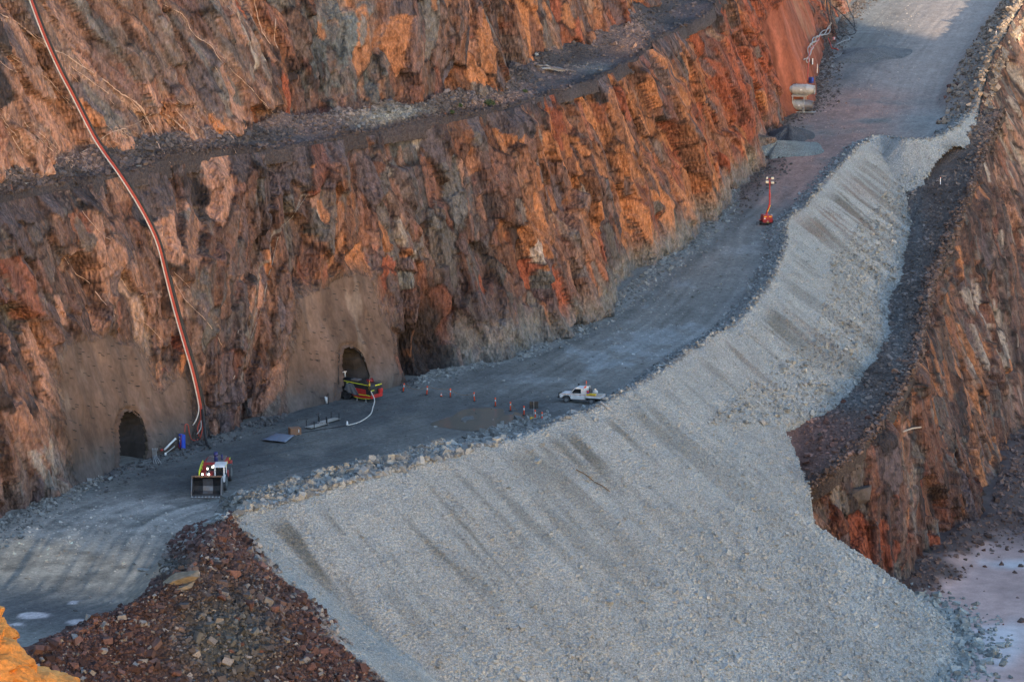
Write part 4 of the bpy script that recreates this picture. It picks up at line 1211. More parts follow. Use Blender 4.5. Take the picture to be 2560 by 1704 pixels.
field(PH, rmask & (hx > 420) & (hx < 960) & (hy > 1300), 48, .3, .75, ('red', 'red', 'dark'), 'reddish rock on the dark rubble slope at lower left', 'rocks on the red rubble slope')
field(PH, rmask & (hx > 60) & (hx < 960), 14, .25, .45, ('red', 'dark'), 'reddish rock on the dark rubble slope at lower left', 'rocks on the red rubble slope')
field(PH, slope & (hx > 1700) & (hx < 2300) & (d > 7) & (hy < 1100), 36, .28, .68, ('grey', 'blue', 'pale'), 'grey rock at the foot of the slope beside the trench', 'rocks beside the trench')
field(pbf, bm_ & (kx > 1930) & (kx < 2180) & (ky > 960), 16, .25, .65, ('red', 'red', 'dark'), 'reddish block in the rubble patch below the grey slope', 'blocks in the red rubble patch')
field(P2, (gapz > .1) & (gapz < 9) & (uy > 1450) & (uy < 1700) & (ux < 2560) & (ux > 2100), 24, .18, .48, ('grey', 'grey', 'red'), 'rock lying on the pink salt floor near the slope toe', 'rocks on the salt floor', wgt=np.exp(-np.maximum(gapz, 0) / 2.5))
field(P2, (dt.reshape(-1) > 3) & (ux > 2250) & (ux < 2560) & (uy > 1250) & (uy < 1420), 9, .3, .75, ('red', 'dark'), 'red brown block in the dark debris under the cliff', 'blocks under the cliff')
field(pbn, (qx > 20) & (qx < 1700) & (ft > .3) & (qy > 10), 18, .22, .5, ('dark', 'red', 'blue'), 'dark rock lying on the bench under the upper face', 'rocks on the bench')
field(PH, vis & (blob(hx, hy, 2400, 240, 55, 28) > .35), 9, .3, .85, ('blue', 'grey', 'red'), 'grey block beside the road near the bright rim', 'blocks beside the upper road')
field(PH, vis & ins & (d > 3) & (hx > 0) & (hx < 540) & (hy > 1180) & (hy < 1480) & (wall_d < 4), 8, .2, .42, 'grey', 'grey rock on the floor at the foot of the left face', 'rocks at the left wall foot')

# ------------------------------------------------------------------ paints
WHITE = solid('white_paint', (.74, .75, .76), .4, dirt=.18, dscale=1.5)
OFFW = solid('pale_steel', (.42, .43, .43), .55, .3, dirt=.3, dscale=1.8)
REDP = solid('red_paint', (.40, .018, .020), .4, dirt=.15)
REDD = solid('dark_red_paint', (.20, .012, .02), .5, dirt=.2)
REDC = solid('red_cable', (.40, .055, .035), .55, dirt=.1)
BLACK = solid('black_rubber', (.018, .019, .022), .7, dirt=.2, dirtcol=(.08, .08, .08))
DARKM = solid('dark_steel', (.022, .024, .030), .5, .2, dirt=.12, dirtcol=(.08, .075, .07))
STEEL = solid('worn_steel', (.20, .20, .215), .45, .5, dirt=.4, dirtcol=(.20, .13, .09))
YEL = solid('yellow_paint', (.72, .47, .03), .45, dirt=.12)
LIME = solid('reflective_yellow', (.68, .76, .04), .35, dirt=.05)
ORNG = solid('safety_orange', (.85, .085, .02), .5, dirt=.08)
ORP = solid('orange_paint', (.75, .25, .05), .5, dirt=.1)
BLUE = solid('blue_paint', (.02, .075, .50), .45, dirt=.1)
BLUED = solid('dark_blue', (.02, .03, .16), .5, dirt=.1)
GLASS = solid('dark_glass', (.012, .015, .018), .08, dirt=.05, spec=.6)
TARP = solid('grey_canvas', (.11, .125, .145), .85, dirt=.2)
MATB = solid('blue_grey_sheet', (.15, .185, .26), .6, dirt=.25)
WOOD = solid('brown_timber', (.26, .13, .075), .8, dirt=.3)
PWOOD = solid('pale_timber', (.42, .36, .30), .85, dirt=.25)
HOSE = solid('white_hose', (.60, .58, .55), .6, dirt=.2)
GREYH = solid('grey_hose', (.30, .31, .33), .6, dirt=.25)
TYRE = solid('tyre_dust', (.055, .058, .065), .9, dirt=.4, dirtcol=(.12, .13, .14))
RIM = solid('dusty_rim', (.15, .165, .18), .7, dirt=.4, dirtcol=(.2, .2, .2))
BRIN = solid('bucket_inside', (.030, .032, .038), .6, .2, dirt=.35, dirtcol=(.10, .075, .065))
LAMP = solid('lit_lamp', (1.0, .93, .78), emit=2.6)
LENS = solid('lamp_glass', (.62, .58, .48), .25, dirt=.1)
ROPE = solid('rope', (.30, .17, .07), .9, dirt=.2)
LEAF = solid('leaf', (.05, .085, .035), .7, dirt=.3, dirtcol=(.09, .09, .04))
BARK = solid('bark', (.10, .075, .05), .9)

def wheel(name, parent, c, r, w, side, rimr=.55, tmat=TYRE, rmat=RIM):
    """tyre with a rim; axle along y"""
    m = MB(); h = w / 2
    m.rings([(-h * .8, r * .80), (-h, r * .9), (-h * .75, r), (h * .75, r), (h, r * .9), (h * .8, r * .80)], 'y', 22, c)
    t = m.build(name, tmat, parent, True)
    m = MB(); y = side * h
    m.rings([(y * .2, r * rimr), (y * .93, r * rimr), (y * .80, r * rimr * .55), (y * .95, r * rimr * .25), (y * .99, r * .08)], 'y', 16, c)
    m.build('rim', rmat, t, False)
    return t

def yaw(v): return math.atan2(v[1], v[0])
def two_point(l0, l1, w0, w1):
    """rigid placement: local ground points l0, l1 onto world points w0, w1"""
    a = math.atan2(w1[1] - w0[1], w1[0] - w0[0]) - math.atan2(l1[1] - l0[1], l1[0] - l0[0])
    ca, sa = math.cos(a), math.sin(a)
    return Vector((w0[0] - (l0[0] * ca - l0[1] * sa), w0[1] - (l0[0] * sa + l0[1] * ca), w0[2])), a

# ------------------------------------------------------------------ underground loader, bucket forward
loc, az = two_point((0.9, 1.28), (4.75, 0.0), ground_at(564, 1224), ground_at(512, 1248))
L = empty('loader', loc, az, 'red and white underground loader facing us with its empty bucket lowered and lights on', 'loader')
m = MB()                                              # rear frame and engine hood
m.prism([(-5.0, .75), (-5.1, 1.2), (-4.8, 1.75), (-1.6, 1.95), (-.6, 1.75), (-.5, .7), (-1.2, .5), (-4.2, .5)], -1.0, 1.0)
m.box(-4.9, -3.9, -1.25, 1.25, .85, 1.45); m.box(-2.0, -1.2, .75, 1.25, .6, 1.2)
m.build('rear_frame', REDP, L, bevel=.05)
m = MB(); m.box(-4.5, -1.7, -.8, .8, 1.80, 1.96); m.box(-4.0, -3.2, -.5, .5, 1.95, 2.1); m.build('engine_hood', STEEL, L, bevel=.03)
m = MB(); m.cyl((-2.1, .1, 1.9), (-2.1, .1, 2.55), .17); m.cyl((-2.1, .1, 2.5), (-2.0, .1, 2.75), .22, .2); m.build('air_intake', BLUED, L, True)
m = MB(); m.cyl((-2.8, .55, 1.9), (-2.8, .55, 2.4), .09); m.build('exhaust', BLUED, L, True)
m = MB(); m.prism([(-.5, .55), (-.5, 1.35), (.4, 1.62), (1.9, 1.55), (2.5, 1.0), (2.3, .5)], -.75, .20); m.box(-.45, 1.9, -1.0, .55, .6, .95)
m.build('front_frame', REDP, L, bevel=.04)
m = MB(); m.cyl((-.45, -.05, .45), (-.45, -.05, 1.5), .28); m.build('pivot', DARKM, L, True)
for y in (-.68, .13):
    m = MB(); m.prism([(1.1, 1.30), (1.2, 1.62), (2.2, 1.35), (2.95, .80), (2.95, .42), (2.7, .42), (2.0, .95)], y - .12, y + .12)
    m.build('boom', REDP, L, bevel=.03)
m = MB(); m.cyl((1.5, -.28, 1.45), (2.98, -.28, 1.1), .13); m.cyl((.4, -.28, 1.55), (1.7, -.28, 1.43), .17); m.build('tilt_cylinder', OFFW, L, True)
m = MB(); m.prism([(1.9, .95), (1.9, 1.38), (2.5, 1.25), (2.5, .95)], -1.3, -.82); m.cyl((2.0, -1.08, 1.2), (2.55, -1.08, 1.15), .24, .24, 14); m.build('light_housing', REDP, L, bevel=.05)
m = MB()                                              # cab: roof, pillars, lower panels
m.prism([(.30, .95), (.30, 1.52), (1.95, 1.48), (1.95, .95)], .40, 1.36); m.prism([(.10, 2.26), (.14, 2.42), (1.55, 2.40), (1.90, 2.26)], .34, 1.40)
for (x, y) in ((.34, .48), (.34, 1.28), (1.85, .48), (1.85, 1.28)):
    m.prism([(x - .07, 1.48), (x - .09, 2.28), (x + .03, 2.28), (x + .09, 1.48)], y - .07, y + .07)
m.box(.30, .36, .5, 1.28, 1.5, 2.27)
CAB = m.build('cab', WHITE, L, bevel=.03)
m = MB(); m.box(1.84, 1.86, .55, 1.21, 1.50, 2.26); m.build('windscreen', GLASS, CAB)
m = MB(); m.box(.45, 1.75, 1.29, 1.31, 1.52, 2.25); m.build('side_window', GLASS, CAB)
m = MB(); m.box(.5, 1.2, .6, 1.15, 1.3, 1.42); m.box(.5, .62, .62, 1.12, 1.3, 2.0); m.build('seat', BLACK, CAB, bevel=.03)
m = MB(); m.box(1.88, 1.94, .72, 1.05, 1.38, 1.47); m.build('wiper_box', DARKM, CAB)
m = MB()
for x0, x1, y0, y1 in ((.1, .3, 1.402, 1.41), (1.3, 1.7, 1.402, 1.41)): m.box(x0, x1, y0, y1, 2.28, 2.38)
m.build('reflective_strip', LIME, CAB)
m = MB()                                              # yellow hand rail over the far side
rail = [(1.8, -.95, 1.35), (1.4, -.98, 1.85), (.2, -.98, 2.12), (-1.2, -.98, 2.20), (-1.6, -.98, 1.9)]
m.tube(rail, .045); m.tube([(r[0] + .05, r[1], r[2] - .28) for r in rail[1:4]], .035)
for x in (1.3, .5, -.4, -1.1): m.tube([(x, -.98, 1.3), (x, -.98, 1.98)], .03)
m.build('hand_rail', LIME, L, True)
m = MB(); m.box(-1.0, .8, -1.05, -.75, .95, 1.5); m.build('tank', REDP, L, bevel=.05)
m = MB(); m.box(-2.8, -2.2, 1.0, 1.05, 1.62, 1.82); m.box(-4.9, -4.5, 1.02, 1.06, 1.5, 1.7); m.box(-.55, -.2, .9, 1.0, 1.75, 2.05); m.build('reflective_strip', LIME, L)
for y in (-.05, -.62): 
    m = MB(); m.rings([(1.98, .02), (2.0, .085), (2.06, .09), (2.07, .075)], 'x', 12, (0, y, 1.68)); h = m.build('headlight', LAMP, L, True)
for y, z in ((.22, 2.2), (.34, 2.30), (-.25, 2.05)):
    m = MB(); m.rings([(1.35, .02), (1.37, .075), (1.42, .08), (1.43, .065)], 'x', 12, (0, y, z)); m.build('headlight', LAMP, L, True)
m = MB(); m.rings([(2.55, .02), (2.56, .075), (2.6, .065)], 'x', 12, (0, -1.14, 1.22)); m.build('headlight', LAMP, L, True)
m = MB(); m.box(1.25, 1.35, -.35, .42, 1.9, 2.35); m.tube([(1.3, -.25, 1.4), (1.3, -.25, 2.0)], .05); m.build('light_bar', DARKM, L)
for x in (0.9, -2.9):
    for sd in (-1, 1): wheel('wheel', L, (x, sd * 1.15, .78), .78, .56, sd)
# bucket, open to the front
m = MB(); W2 = 1.34
prof = [(4.75, .16), (3.55, .12), (3.12, .35), (2.98, .9), (3.15, 1.45), (3.55, 1.86), (3.85, 1.90)]
inn_ = [(3.84, 1.82), (3.58, 1.78), (3.24, 1.40), (3.08, .9), (3.22, .44), (3.60, .22), (4.72, .24)]
m.prism(prof + inn_, -W2, W2)
BK = m.build('bucket', STEEL, L, bevel=.0)
for sd in (-1, 1):
    m = MB(); m.prism([(4.55, .20), (3.55, .14), (3.13, .36), (3.0, .9), (3.16, 1.44), (3.55, 1.85), (3.88, 1.90), (4.25, 1.2)], sd * W2 - (0.07 if sd > 0 else -.0), sd * W2 + (.0 if sd > 0 else .07))
    m.build('side_plate', STEEL, BK)
m = MB(); m.prism([(3.60, .225), (3.225, .445), (3.085, .9), (3.245, 1.40), (3.58, 1.775), (3.6, 1.77), (3.27, 1.40), (3.11, .9), (3.25, .46), (3.61, .245)], -W2 + .08, W2 - .08)
m.build('back_plate', BRIN, BK)
m = MB(); m.prism([(3.62, .25), (3.28, .47), (3.14, .9), (3.30, 1.38), (3.5, 1.6), (3.55, 1.6), (3.40, 1.36), (3.24, .9), (3.36, .50), (3.64, .30)], -.42, .46)
m.build('wear_plate', STEEL, BK)
for k in range(9):
    y = -1.2 + k * .3
    m = MB(); m.box(4.55, 4.86, y - .07, y + .07, .235, .30, (0, .05, .01, .01)); m.build('tooth', OFFW, BK)
m = MB(); m.box(3.60, 3.93, -W2 - .01, W2 + .01, 1.86, 1.93); m.build('lip', WOOD, BK)

# ------------------------------------------------------------------ white tray-back utility
US = .85
loc, az = two_point((1.55 * US, .93 * US), (-1.63 * US, .93 * US), ground_at(1415, 1007), ground_at(1478, 1011))
U_ = empty('utility_truck', loc, az, 'white single-cab utility with a flat tray parked at the edge of the drop', 'utility truck')
U_.scale = (US, US, US)
m = MB()
m.prism([(2.38, .62), (2.42, 1.02), (2.25, 1.13), (1.12, 1.21), (-.80, 1.21), (-.82, .52), (1.0, .50), (1.08, .75), (1.3, .96), (1.8, .96), (2.02, .75), (2.06, .62)], -.84, .84)
body = m.build('body', WHITE, U_, bevel=.035)
m = MB(); m.prism([(1.10, 1.20), (.52, 1.86), (.35, 1.93), (-.68, 1.93), (-.80, 1.85), (-.80, 1.20)], -.78, .78); CABU = m.build('cab', WHITE, U_, bevel=.05)
for sd in (-1, 1):
    m = MB(); m.prism([(.92, 1.26), (.48, 1.78), (-.28, 1.80), (-.28, 1.26)], sd * .786 - .006, sd * .786 + .006); m.build('side_window', GLASS, CABU)
    m = MB(); m.box(.55, .62, sd * .80 - .01, sd * .98, 1.22, 1.40); m.build('mirror', BLACK, CABU, bevel=.02)
    m = MB(); m.prism([(.95, .56), (.95, 1.19), (-.34, 1.19), (-.34, .56)], sd * .843 - .004, sd * .843 + .006); d_ = m.build('door', WHITE, body)
    m = MB(); m.box(-.30, -.14, sd * .852 - .01, sd * .852 + .012, 1.02, 1.06); m.build('handle', BLACK, d_)
    m = MB(); m.box(-.8, 2.2, sd * .846 - .005, sd * .846 + .008, 1.085, 1.125); m.build('reflective_stripe', ORP, body)
    m = MB(); m.box(.98, 1.10, sd * .846 - .003, sd * .846 + .008, .86, .94); m.build('badge', DARKM, body)
m = MB(); m.prism([(1.06, 1.25), (.54, 1.83), (.57, 1.85), (1.10, 1.27)], -.68, .68); m.build('windscreen', GLASS, CABU)
m = MB(); m.box(2.42, 2.45, -.60, .60, .78, 1.0); m.build('grille', DARKM, body)
for sd in (-1, 1):
    m = MB(); m.rings([(2.43, .11), (2.47, .10), (2.48, .06)], 'x', 12, (0, sd * .66, .90)); m.build('headlight', LENS, body, True)
m = MB(); m.box(2.45, 2.66, -.86, .86, .55, .72); m.tube([(2.62, -.55, .7), (2.62, -.50, 1.12), (2.62, .50, 1.12), (2.62, .55, .7)], .04); m.tube([(2.62, -.2, .7), (2.62, -.2, 1.12)], .03); m.tube([(2.62, .2, .7), (2.62, .2, 1.12)], .03)
m.build('bull_bar', BLACK, U_)
m = MB(); m.tube([(1.0, -.86, 1.1), (.85, -.88, 1.35), (.5, -.88, 1.9), (.5, -.88, 2.0)], .05); m.box(.42, .62, -.96, -.80, 1.98, 2.12); m.build('snorkel', BLACK, U_)
m = MB(); m.box(-2.7, 2.3, -.42, .42, .44, .60); m.box(-.8, 1.0, -.8, .8, .44, .50); m.box(-1.5, -.95, .45, .8, .45, .8); m.build('chassis', BLACK, U_)
m = MB(); m.box(-2.80, -.90, -.93, .93, .98, 1.05); TR = m.build('tray', PWOOD, U_)
for nm_, bx_ in (('side_board', (-2.80, -.90, .93, .96, .80, 1.07)), ('side_board', (-2.80, -.90, -.96, -.93, .80, 1.07)), ('tail_board', (-2.84, -2.80, -.96, .96, .80, 1.07))):
    m = MB(); m.box(*bx_); sb = m.build(nm_, WHITE, TR, bevel=.008)
m = MB(); m.box(-2.80, -.9, .962, .972, 1.03, 1.06); m.box(-2.852, -2.842, -.96, .96, 1.03, 1.06); m.build('reflective_stripe', ORP, TR)
m = MB(); m.tube([(-.93, -.86, 1.05), (-.93, -.82, 1.98), (-.93, .82, 1.98), (-.93, .86, 1.05)], .035); m.tube([(-.93, 0, 1.05), (-.93, 0, 1.98)], .025); m.tube([(-.93, -.84, 1.5), (-.93, .84, 1.5)], .025)
m.build('headboard', WHITE, TR)
m = MB(); m.box(-2.5, -.95, -.85, .85, .70, .92); m.build('tray_frame', BLACK, TR)
m = MB(); m.rings([(-.1, .25), (-.12, .38), (0, .41), (.12, .38), (.1, .25)], 'x', 18, (-1.25, .05, 1.48)); m.build('spare_tyre', TYRE, U_, True)
for x in (1.55, -1.63):
    for sd in (-1, 1): wheel('wheel', U_, (x, sd * .74, .40), .40, .25, sd, .5)
m = MB(); m.tube([(-.88, .55, 1.95), (-.88, .55, 2.75)], .018); m.build('flag_pole', ORP, U_)
m = MB(); m.prism([(-.90, 2.45), (-.90, 2.80), (-.86, 2.80), (-.86, 2.45)], .42, .62); m.build('flag', ORNG, U_)
for y in (.72, .30):
    m = MB(); m.rings([(1.95, .09), (2.02, .10), (2.10, .07), (2.13, .02)], 'z', 12, (-.75, y, 0)); m.build('beacon', ORNG, U_, True)
def on_truck(x, y, z): return Vector((loc.x + US * (math.cos(az) * x - math.sin(az) * y), loc.y + US * (math.sin(az) * x + math.cos(az) * y), loc.z + US * z))
t = empty('tool_case', on_truck(-1.55, .62, 1.06), az, 'long yellow case lying on the tray of the white utility', 'tool case')
m = MB(); m.box(-.5, .5, -.16, .16, 0, .17); m.build('case_body', YEL, t, bevel=.03); m = MB(); m.box(-.51, .51, -.165, .165, .172, .21); m.build('lid', YEL, t, bevel=.02); m = MB(); m.tube([(-.12, .17, .12), (-.12, .21, .12), (.12, .21, .12), (.12, .17, .12)], .015); m.build('handle', BLACK, t)
t = empty('jerry_can', on_truck(-1.12, .62, 1.055), az, 'red and blue can standing behind the cab of the white utility', 'jerry can')
m = MB(); m.box(-.1, .1, -.14, .14, 0, .28); m.build('base', BLUE, t, bevel=.02); m = MB(); m.box(-.1, .1, -.14, .14, .283, .50); m.build('can_body', REDP, t, bevel=.03); m = MB(); m.cyl((.0, .06, .5), (.0, .06, .56), .035); m.build('cap', WHITE, t)
t = empty('sack', on_truck(-1.75, -.35, 1.055), az + .5, 'small white sack on the tray behind the yellow case', 'sack')
bm = bmesh.new(); bmesh.ops.create_icosphere(bm, subdivisions=2, radius=.28)
for v in bm.verts:
    v.co.z = max(v.co.z * .95 + .22, 0); v.co += Vector((RNG.normal(0, .012), RNG.normal(0, .012), 0))
me = bpy.data.meshes.new('sack_body'); bm.to_mesh(me); bm.free(); me.materials.append(HOSE); o = bpy.data.objects.new('sack_body', me); COL.objects.link(o); o.parent = t
m = MB(); m.cyl((0, 0, .46), (.03, 0, .58), .05, .10, 8); m.build('neck', HOSE, t)

# ------------------------------------------------------------------ drill rig backed half out of the right-hand portal
hd_ = yaw(in1)
rc_ = ground_at(925, 1007)
D_ = empty('drill_rig', rc_, hd_, 'black and red drill rig with yellow stripes standing half inside the right-hand portal', 'drill rig')
# local: x into the tunnel, near (left) side is y = 0 ... -2.1 is far; rear face at x = 0
m = MB()
m.prism([(.0, .75), (.0, 1.65), (.25, 1.80), (3.3, 1.95), (6.6, 1.95), (6.6, .55), (4.2, .55), (4.1, .75), (2.4, .75), (2.2, .5), (.5, .5)], -2.0, -.12)
RB = m.build('body', DARKM, D_, bevel=.05)
m = MB(); m.prism([(.55, .62), (.65, 1.30), (2.35, 1.38), (2.35, .55)], -.12, -.02); m.build('side_panel', REDP, D_, bevel=.02)
m = MB(); m.prism([(3.85, .55), (3.85, 1.25), (4.65, 1.25), (4.65, .55)], -.12, .02); m.build('side_panel', REDP, D_, bevel=.02)
m = MB(); m.prism([(.0, .45), (.0, .72), (2.1, .62), (2.1, .42), (1.0, .34)], -.5, .03); m.build('step', REDP, D_, bevel=.02)
m = MB(); m.box(-.12, .0, -2.0, -.1, .42, .80); m.box(-.25, -.05, -1.9, -1.3, .8, 1.3); m.build('rear_bumper', REDP, D_, bevel=.03)
def strip(p0, p1, y0, y1, h=.06):
    m = MB(); m.prism([(p0[0], p0[1]), (p1[0], p1[1]), (p1[0], p1[1] + h), (p0[0], p0[1] + h)], y0, y1); m.build('reflective_strip', LIME, D_)
strip((.32, 1.74), (3.5, 1.90), -.11, -.085); strip((.0, .70), (.55, .74), -.05, .035); strip((.62, .72), (1.6, .72), -.08, .036)
strip((.0, .40), (1.0, .34), .02, .04, .05); strip((1.0, .34), (2.1, .42), .02, .04, .05); strip((3.88, 1.24), (4.6, 1.24), .0, .035); strip((3.88, .56), (4.6, .56), .0, .035)
strip((2.9, 1.72), (3.15, 1.72), -.11, -.08)
m = MB(); m.box(-.03, .0, -1.95, -.9, 1.66, 1.74); m.box(-.03, .0, -.7, -.2, 1.2, 1.26); m.build('reflective_strip', LIME, D_)
m = MB(); m.rings([(-2.0, .22), (-1.96, .24), (-1.94, .14), (-1.3, .14), (-1.28, .24), (-1.24, .22)], 'y', 18, (1.1, .2, 1.98)); m.build('hose_reel', REDD, D_)
m = MB()
for k in range(4): m.tube([(.4 + .3 * k, -.4 - .25 * k, 1.86), (1.4, -.5 - .3 * k, 2.0 + .05 * k), (3.0, -.7 - .2 * k, 2.02), (4.2, -.6 - .3 * k, 2.0)], .05)
m.build('hoses', BLACK, D_, True)
m = MB(); m.box(1.9, 2.9, -1.2, -.5, 1.93, 2.12); m.build('deck_box', STEEL, D_, bevel=.03)
m = MB(); m.cyl((.22, -.22, 1.72), (.22, -.22, 1.95), .10, .07); m.cyl((.22, -.22, 1.95), (.22, -.22, 2.25), .03); m.box(.15, .3, -.30, -.12, 1.2, 1.7); m.build('hose_guide', YEL, D_)
for x in (.6, 1.75):
    m = MB(); m.cyl((x, -.08, .02), (x, -.08, .5), .045); m.cyl((x, -.08, .0), (x, -.08, .04), .12); m.build('jack_leg', OFFW, D_)
for x in (3.15, 6.0):
    for sd, yy in ((1, -.25), (-1, -1.9)): wheel('wheel', D_, (x, yy, .62), .62, .42, sd, .5, BLACK, DARKM)
m = MB(); m.prism([(4.7, 2.45), (4.6, 2.52), (5.2, 2.58), (6.6, 2.58), (6.6, 2.48)], -2.0, -.05); CN = m.build('canopy', STEEL, D_)
m = MB(); m.box(4.58, 6.6, -.05, .0, 2.47, 2.59); m.box(4.56, 4.6, -2.0, 0, 2.47, 2.53); m.build('edge_trim', WHITE, CN)
m = MB()
for (x, y) in ((4.75, -.12), (6.5, -.12), (4.75, -1.9), (6.5, -1.9)): m.box(x - .05, x + .05, y - .05, y + .05, 1.9, 2.46)
m.build('canopy_posts', WHITE, D_)
m = MB(); m.box(4.9, 6.4, -.4, -.06, 1.95, 2.12); m.build('cab_panel', WHITE, D_)
# canvas hung over its side
t = empty('canvas_sheet', D_.location + Vector((math.cos(hd_) * 2.6, math.sin(hd_) * 2.6, 0)), hd_, 'grey canvas sheet hung over the near side of the drill rig', 'canvas sheet')
gu, gv = 14, 12; Pc = []
for a_ in range(gu):
    for b_ in range(gv):
        fu, fv = a_ / (gu - 1), b_ / (gv - 1)
        x = -1.35 + 2.05 * fu * (0.45 + .55 * fv) + .9 * (1 - fv); top = 1.78; bot = .62 + .42 * fu - .3 * math.sin(fu * 3.1) * .4
        z = top + (bot - top) * fv
        y = .05 + .05 * math.sin(fu * 17 + fv * 2) * (.3 + fv) + .05 * fv
        Pc.append((x, y, z))
o = np_mesh('sheet', np.array(Pc), grid_faces(gu, gv), TARP, None, True, t)
md = o.modifiers.new('thick', 'SOLIDIFY'); md.thickness = .02
# supply hose from its rear
hp = [(931, 975), (933, 1000), (932, 1020), (927, 1035), (912, 1048), (892, 1058), (868, 1064), (838, 1069), (790, 1076), (735, 1086)]
pts = []
for k, (a_, b_) in enumerate(hp):
    g_ = ground_at(a_, b_ if k > 1 else 1008)
    pts.append(g_ + Vector((0, 0, .05)))
g0 = ground_at(933, 1012)
pts = [rc_ + Vector((.1, -.1, 1.25)), g0 + Vector((.15, -.3, .6))] + pts[2:]
m = MB(); m.tube([Vector(p) for p in smooth_pts(np.array([tuple(p) for p in pts[:7]]), 8)], .055); tag(m.build('supply_hose', HOSE, None, True), 'pale hose running from the rear of the drill rig across the floor', 'hose')
m = MB(); m.tube([Vector(p) for p in smooth_pts(np.array([tuple(p) for p in pts[6:]]), 8)], .035); tag(m.build('floor_cable', DARKM, None, True), 'thin dark line lying on the floor between white marker and blue sheet', 'cable')

# ------------------------------------------------------------------ delineator posts with rope, little cone, sign
POSTS = [((1007.6, 979.9), (1010.7, 959.4)), ((1066.5, 986.7), (1068.8, 965.0)), ((1125.8, 993.3), (1126, 972.0)), ((1186.4, 1003), (1185, 981.7)), ((1238.5, 1016.4), (1238.2, 995.3)),
         ((1276, 1027), (1276, 1005.5)), ((1310, 1037.8), (1310, 1016.5)), ((1338, 1048), (1338, 1026.5)), ((1355.5, 1053), (1355, 1034))]
LB = ['nearest the cliff and left end of the row', 'second from the cliff end', 'just right of the small cone', 'fourth from the cliff end, before the puddle', 'at the far left edge of the puddle',
      'behind the middle of the puddle', 'at the right part of the puddle, left of the dark sign', 'directly in front of the dark sign', 'at the right end of the row by the rock bund']
tops = []
for k, ((bx1, by1), (tx1, ty1)) in enumerate(POSTS):
    g_ = ground_at(bx1, by1)
    h_ = .93; lean = (tx1 - bx1) / 23.0
    e_ = empty('delineator_post', g_, RNG.uniform(0, 6), 'orange white-banded post ' + LB[k], 'delineator', 'orange posts roped off around the puddle', rot=(0, math.atan2(lean, h_), 0))
    m = MB(); m.rings([(0, .19), (.04, .19), (.07, .12), (.09, .06)], 'z', 12); m.build('base', BLACK, e_)
    m = MB(); m.rings([(.05, .066), (.52, .058), (.58, .058)], 'z', 12); m.build('stem', ORNG, e_, True)
    m = MB(); m.rings([(.545, .063), (.74, .062), (.76, .060)], 'z', 12); m.build('white_band', WHITE, e_, True)
    m = MB(); m.rings([(.75, .058), (.80, .056), (.82, .085), (.90, .08), (.95, .045), (.97, .01)], 'z', 12); m.build('cap', ORNG, e_, True)
    tops.append(g_ + Vector((lean, 0, .88)))
def sag(a, b, s_, n=9): return [a.lerp(b, k / (n - 1)) - Vector((0, 0, s_ * 4 * (k / (n - 1)) * (1 - k / (n - 1)))) for k in range(n)]
for k, s_ in ((0, .45), (1, .12), (2, .40)):
    m = MB(); m.tube(sag(tops[k], tops[k + 1], s_), .018, 5); tag(m.build('rope', ROPE, None, True), 'brown rope sagging between delineator posts, %s span from the cliff end' % ('first', 'second', 'third')[k], 'rope', 'ropes between the orange posts')
m = MB(); m.tube(sag(tops[5], ground_at(1295, 1027) + Vector((0, 0, .03)), .15), .018, 5); tag(m.build('rope', ROPE, None, True), 'brown rope end drooping from a post to the ground by the puddle', 'rope', 'ropes between the orange posts')
m = MB(); m.tube(sag(tops[7], tops[8], .1), .015, 5); tag(m.build('rope', ROPE, None, True), 'short rope between the last two orange posts at right', 'rope', 'ropes between the orange posts')
e_ = empty('traffic_cone', ground_at(1103, 990.6), 0, 'small orange and white traffic cone between the second and third post', 'traffic cone')
m = MB(); m.box(-.15, .15, -.15, .15, 0, .03); m.build('base', BLACK, e_); m = MB(); m.rings([(.03, .11), (.14, .082)], 'z', 12); m.build('cone_body', ORNG, e_, True)
m = MB(); m.rings([(.142, .083), (.27, .05)], 'z', 12); m.build('white_band', WHITE, e_, True); m = MB(); m.rings([(.272, .049), (.36, .03)], 'z', 12); m.build('tip', ORNG, e_, True)
e_ = empty('warning_sign', ground_at(1334.5, 1039), .1, 'dark back of a two-panel sign on a thin post behind the roped puddle', 'sign')
m = MB(); m.cyl((0, 0, 0), (0, 0, 1.5), .028, n=8); m.build('post', OFFW, e_)
for sd in (-1, 1):
    m = MB(); m.box(sd * .24 - .205, sd * .24 + .205, -.05, -.03, .74, 1.46); m.build('panel', BLUED if False else BLACK, e_)
m = MB(); m.box(-.3, .3, -.02, 0, .9, .94); m.box(-.3, .3, -.02, 0, 1.25, 1.29); m.build('bracket', DARKM, e_)
e_ = empty('sand_bag', ground_at(1333, 1047), .1, 'yellow weight lying at the foot of the dark sign', 'weight')
m = MB(); m.box(-.34, .30, -.2, .2, 0, .2, (.05, .05, .05, .05)); m.build('bag', YEL, e_, bevel=.05); m = MB(); m.tube([(-.1, -.1, .2), (-.1, -.1, .27), (.1, -.1, .27), (.1, -.1, .2)], .02); m.build('handle', BLACK, e_)
m = MB(); g_ = ground_at(868, 1063); m.rings([(0, .12), (.08, .12), (.4, .07), (.44, .02)], 'z', 10, tuple(g_)); tag(m.build('hose_marker', WHITE, None, True), 'small white marker standing at the end of the pale hose', 'marker')

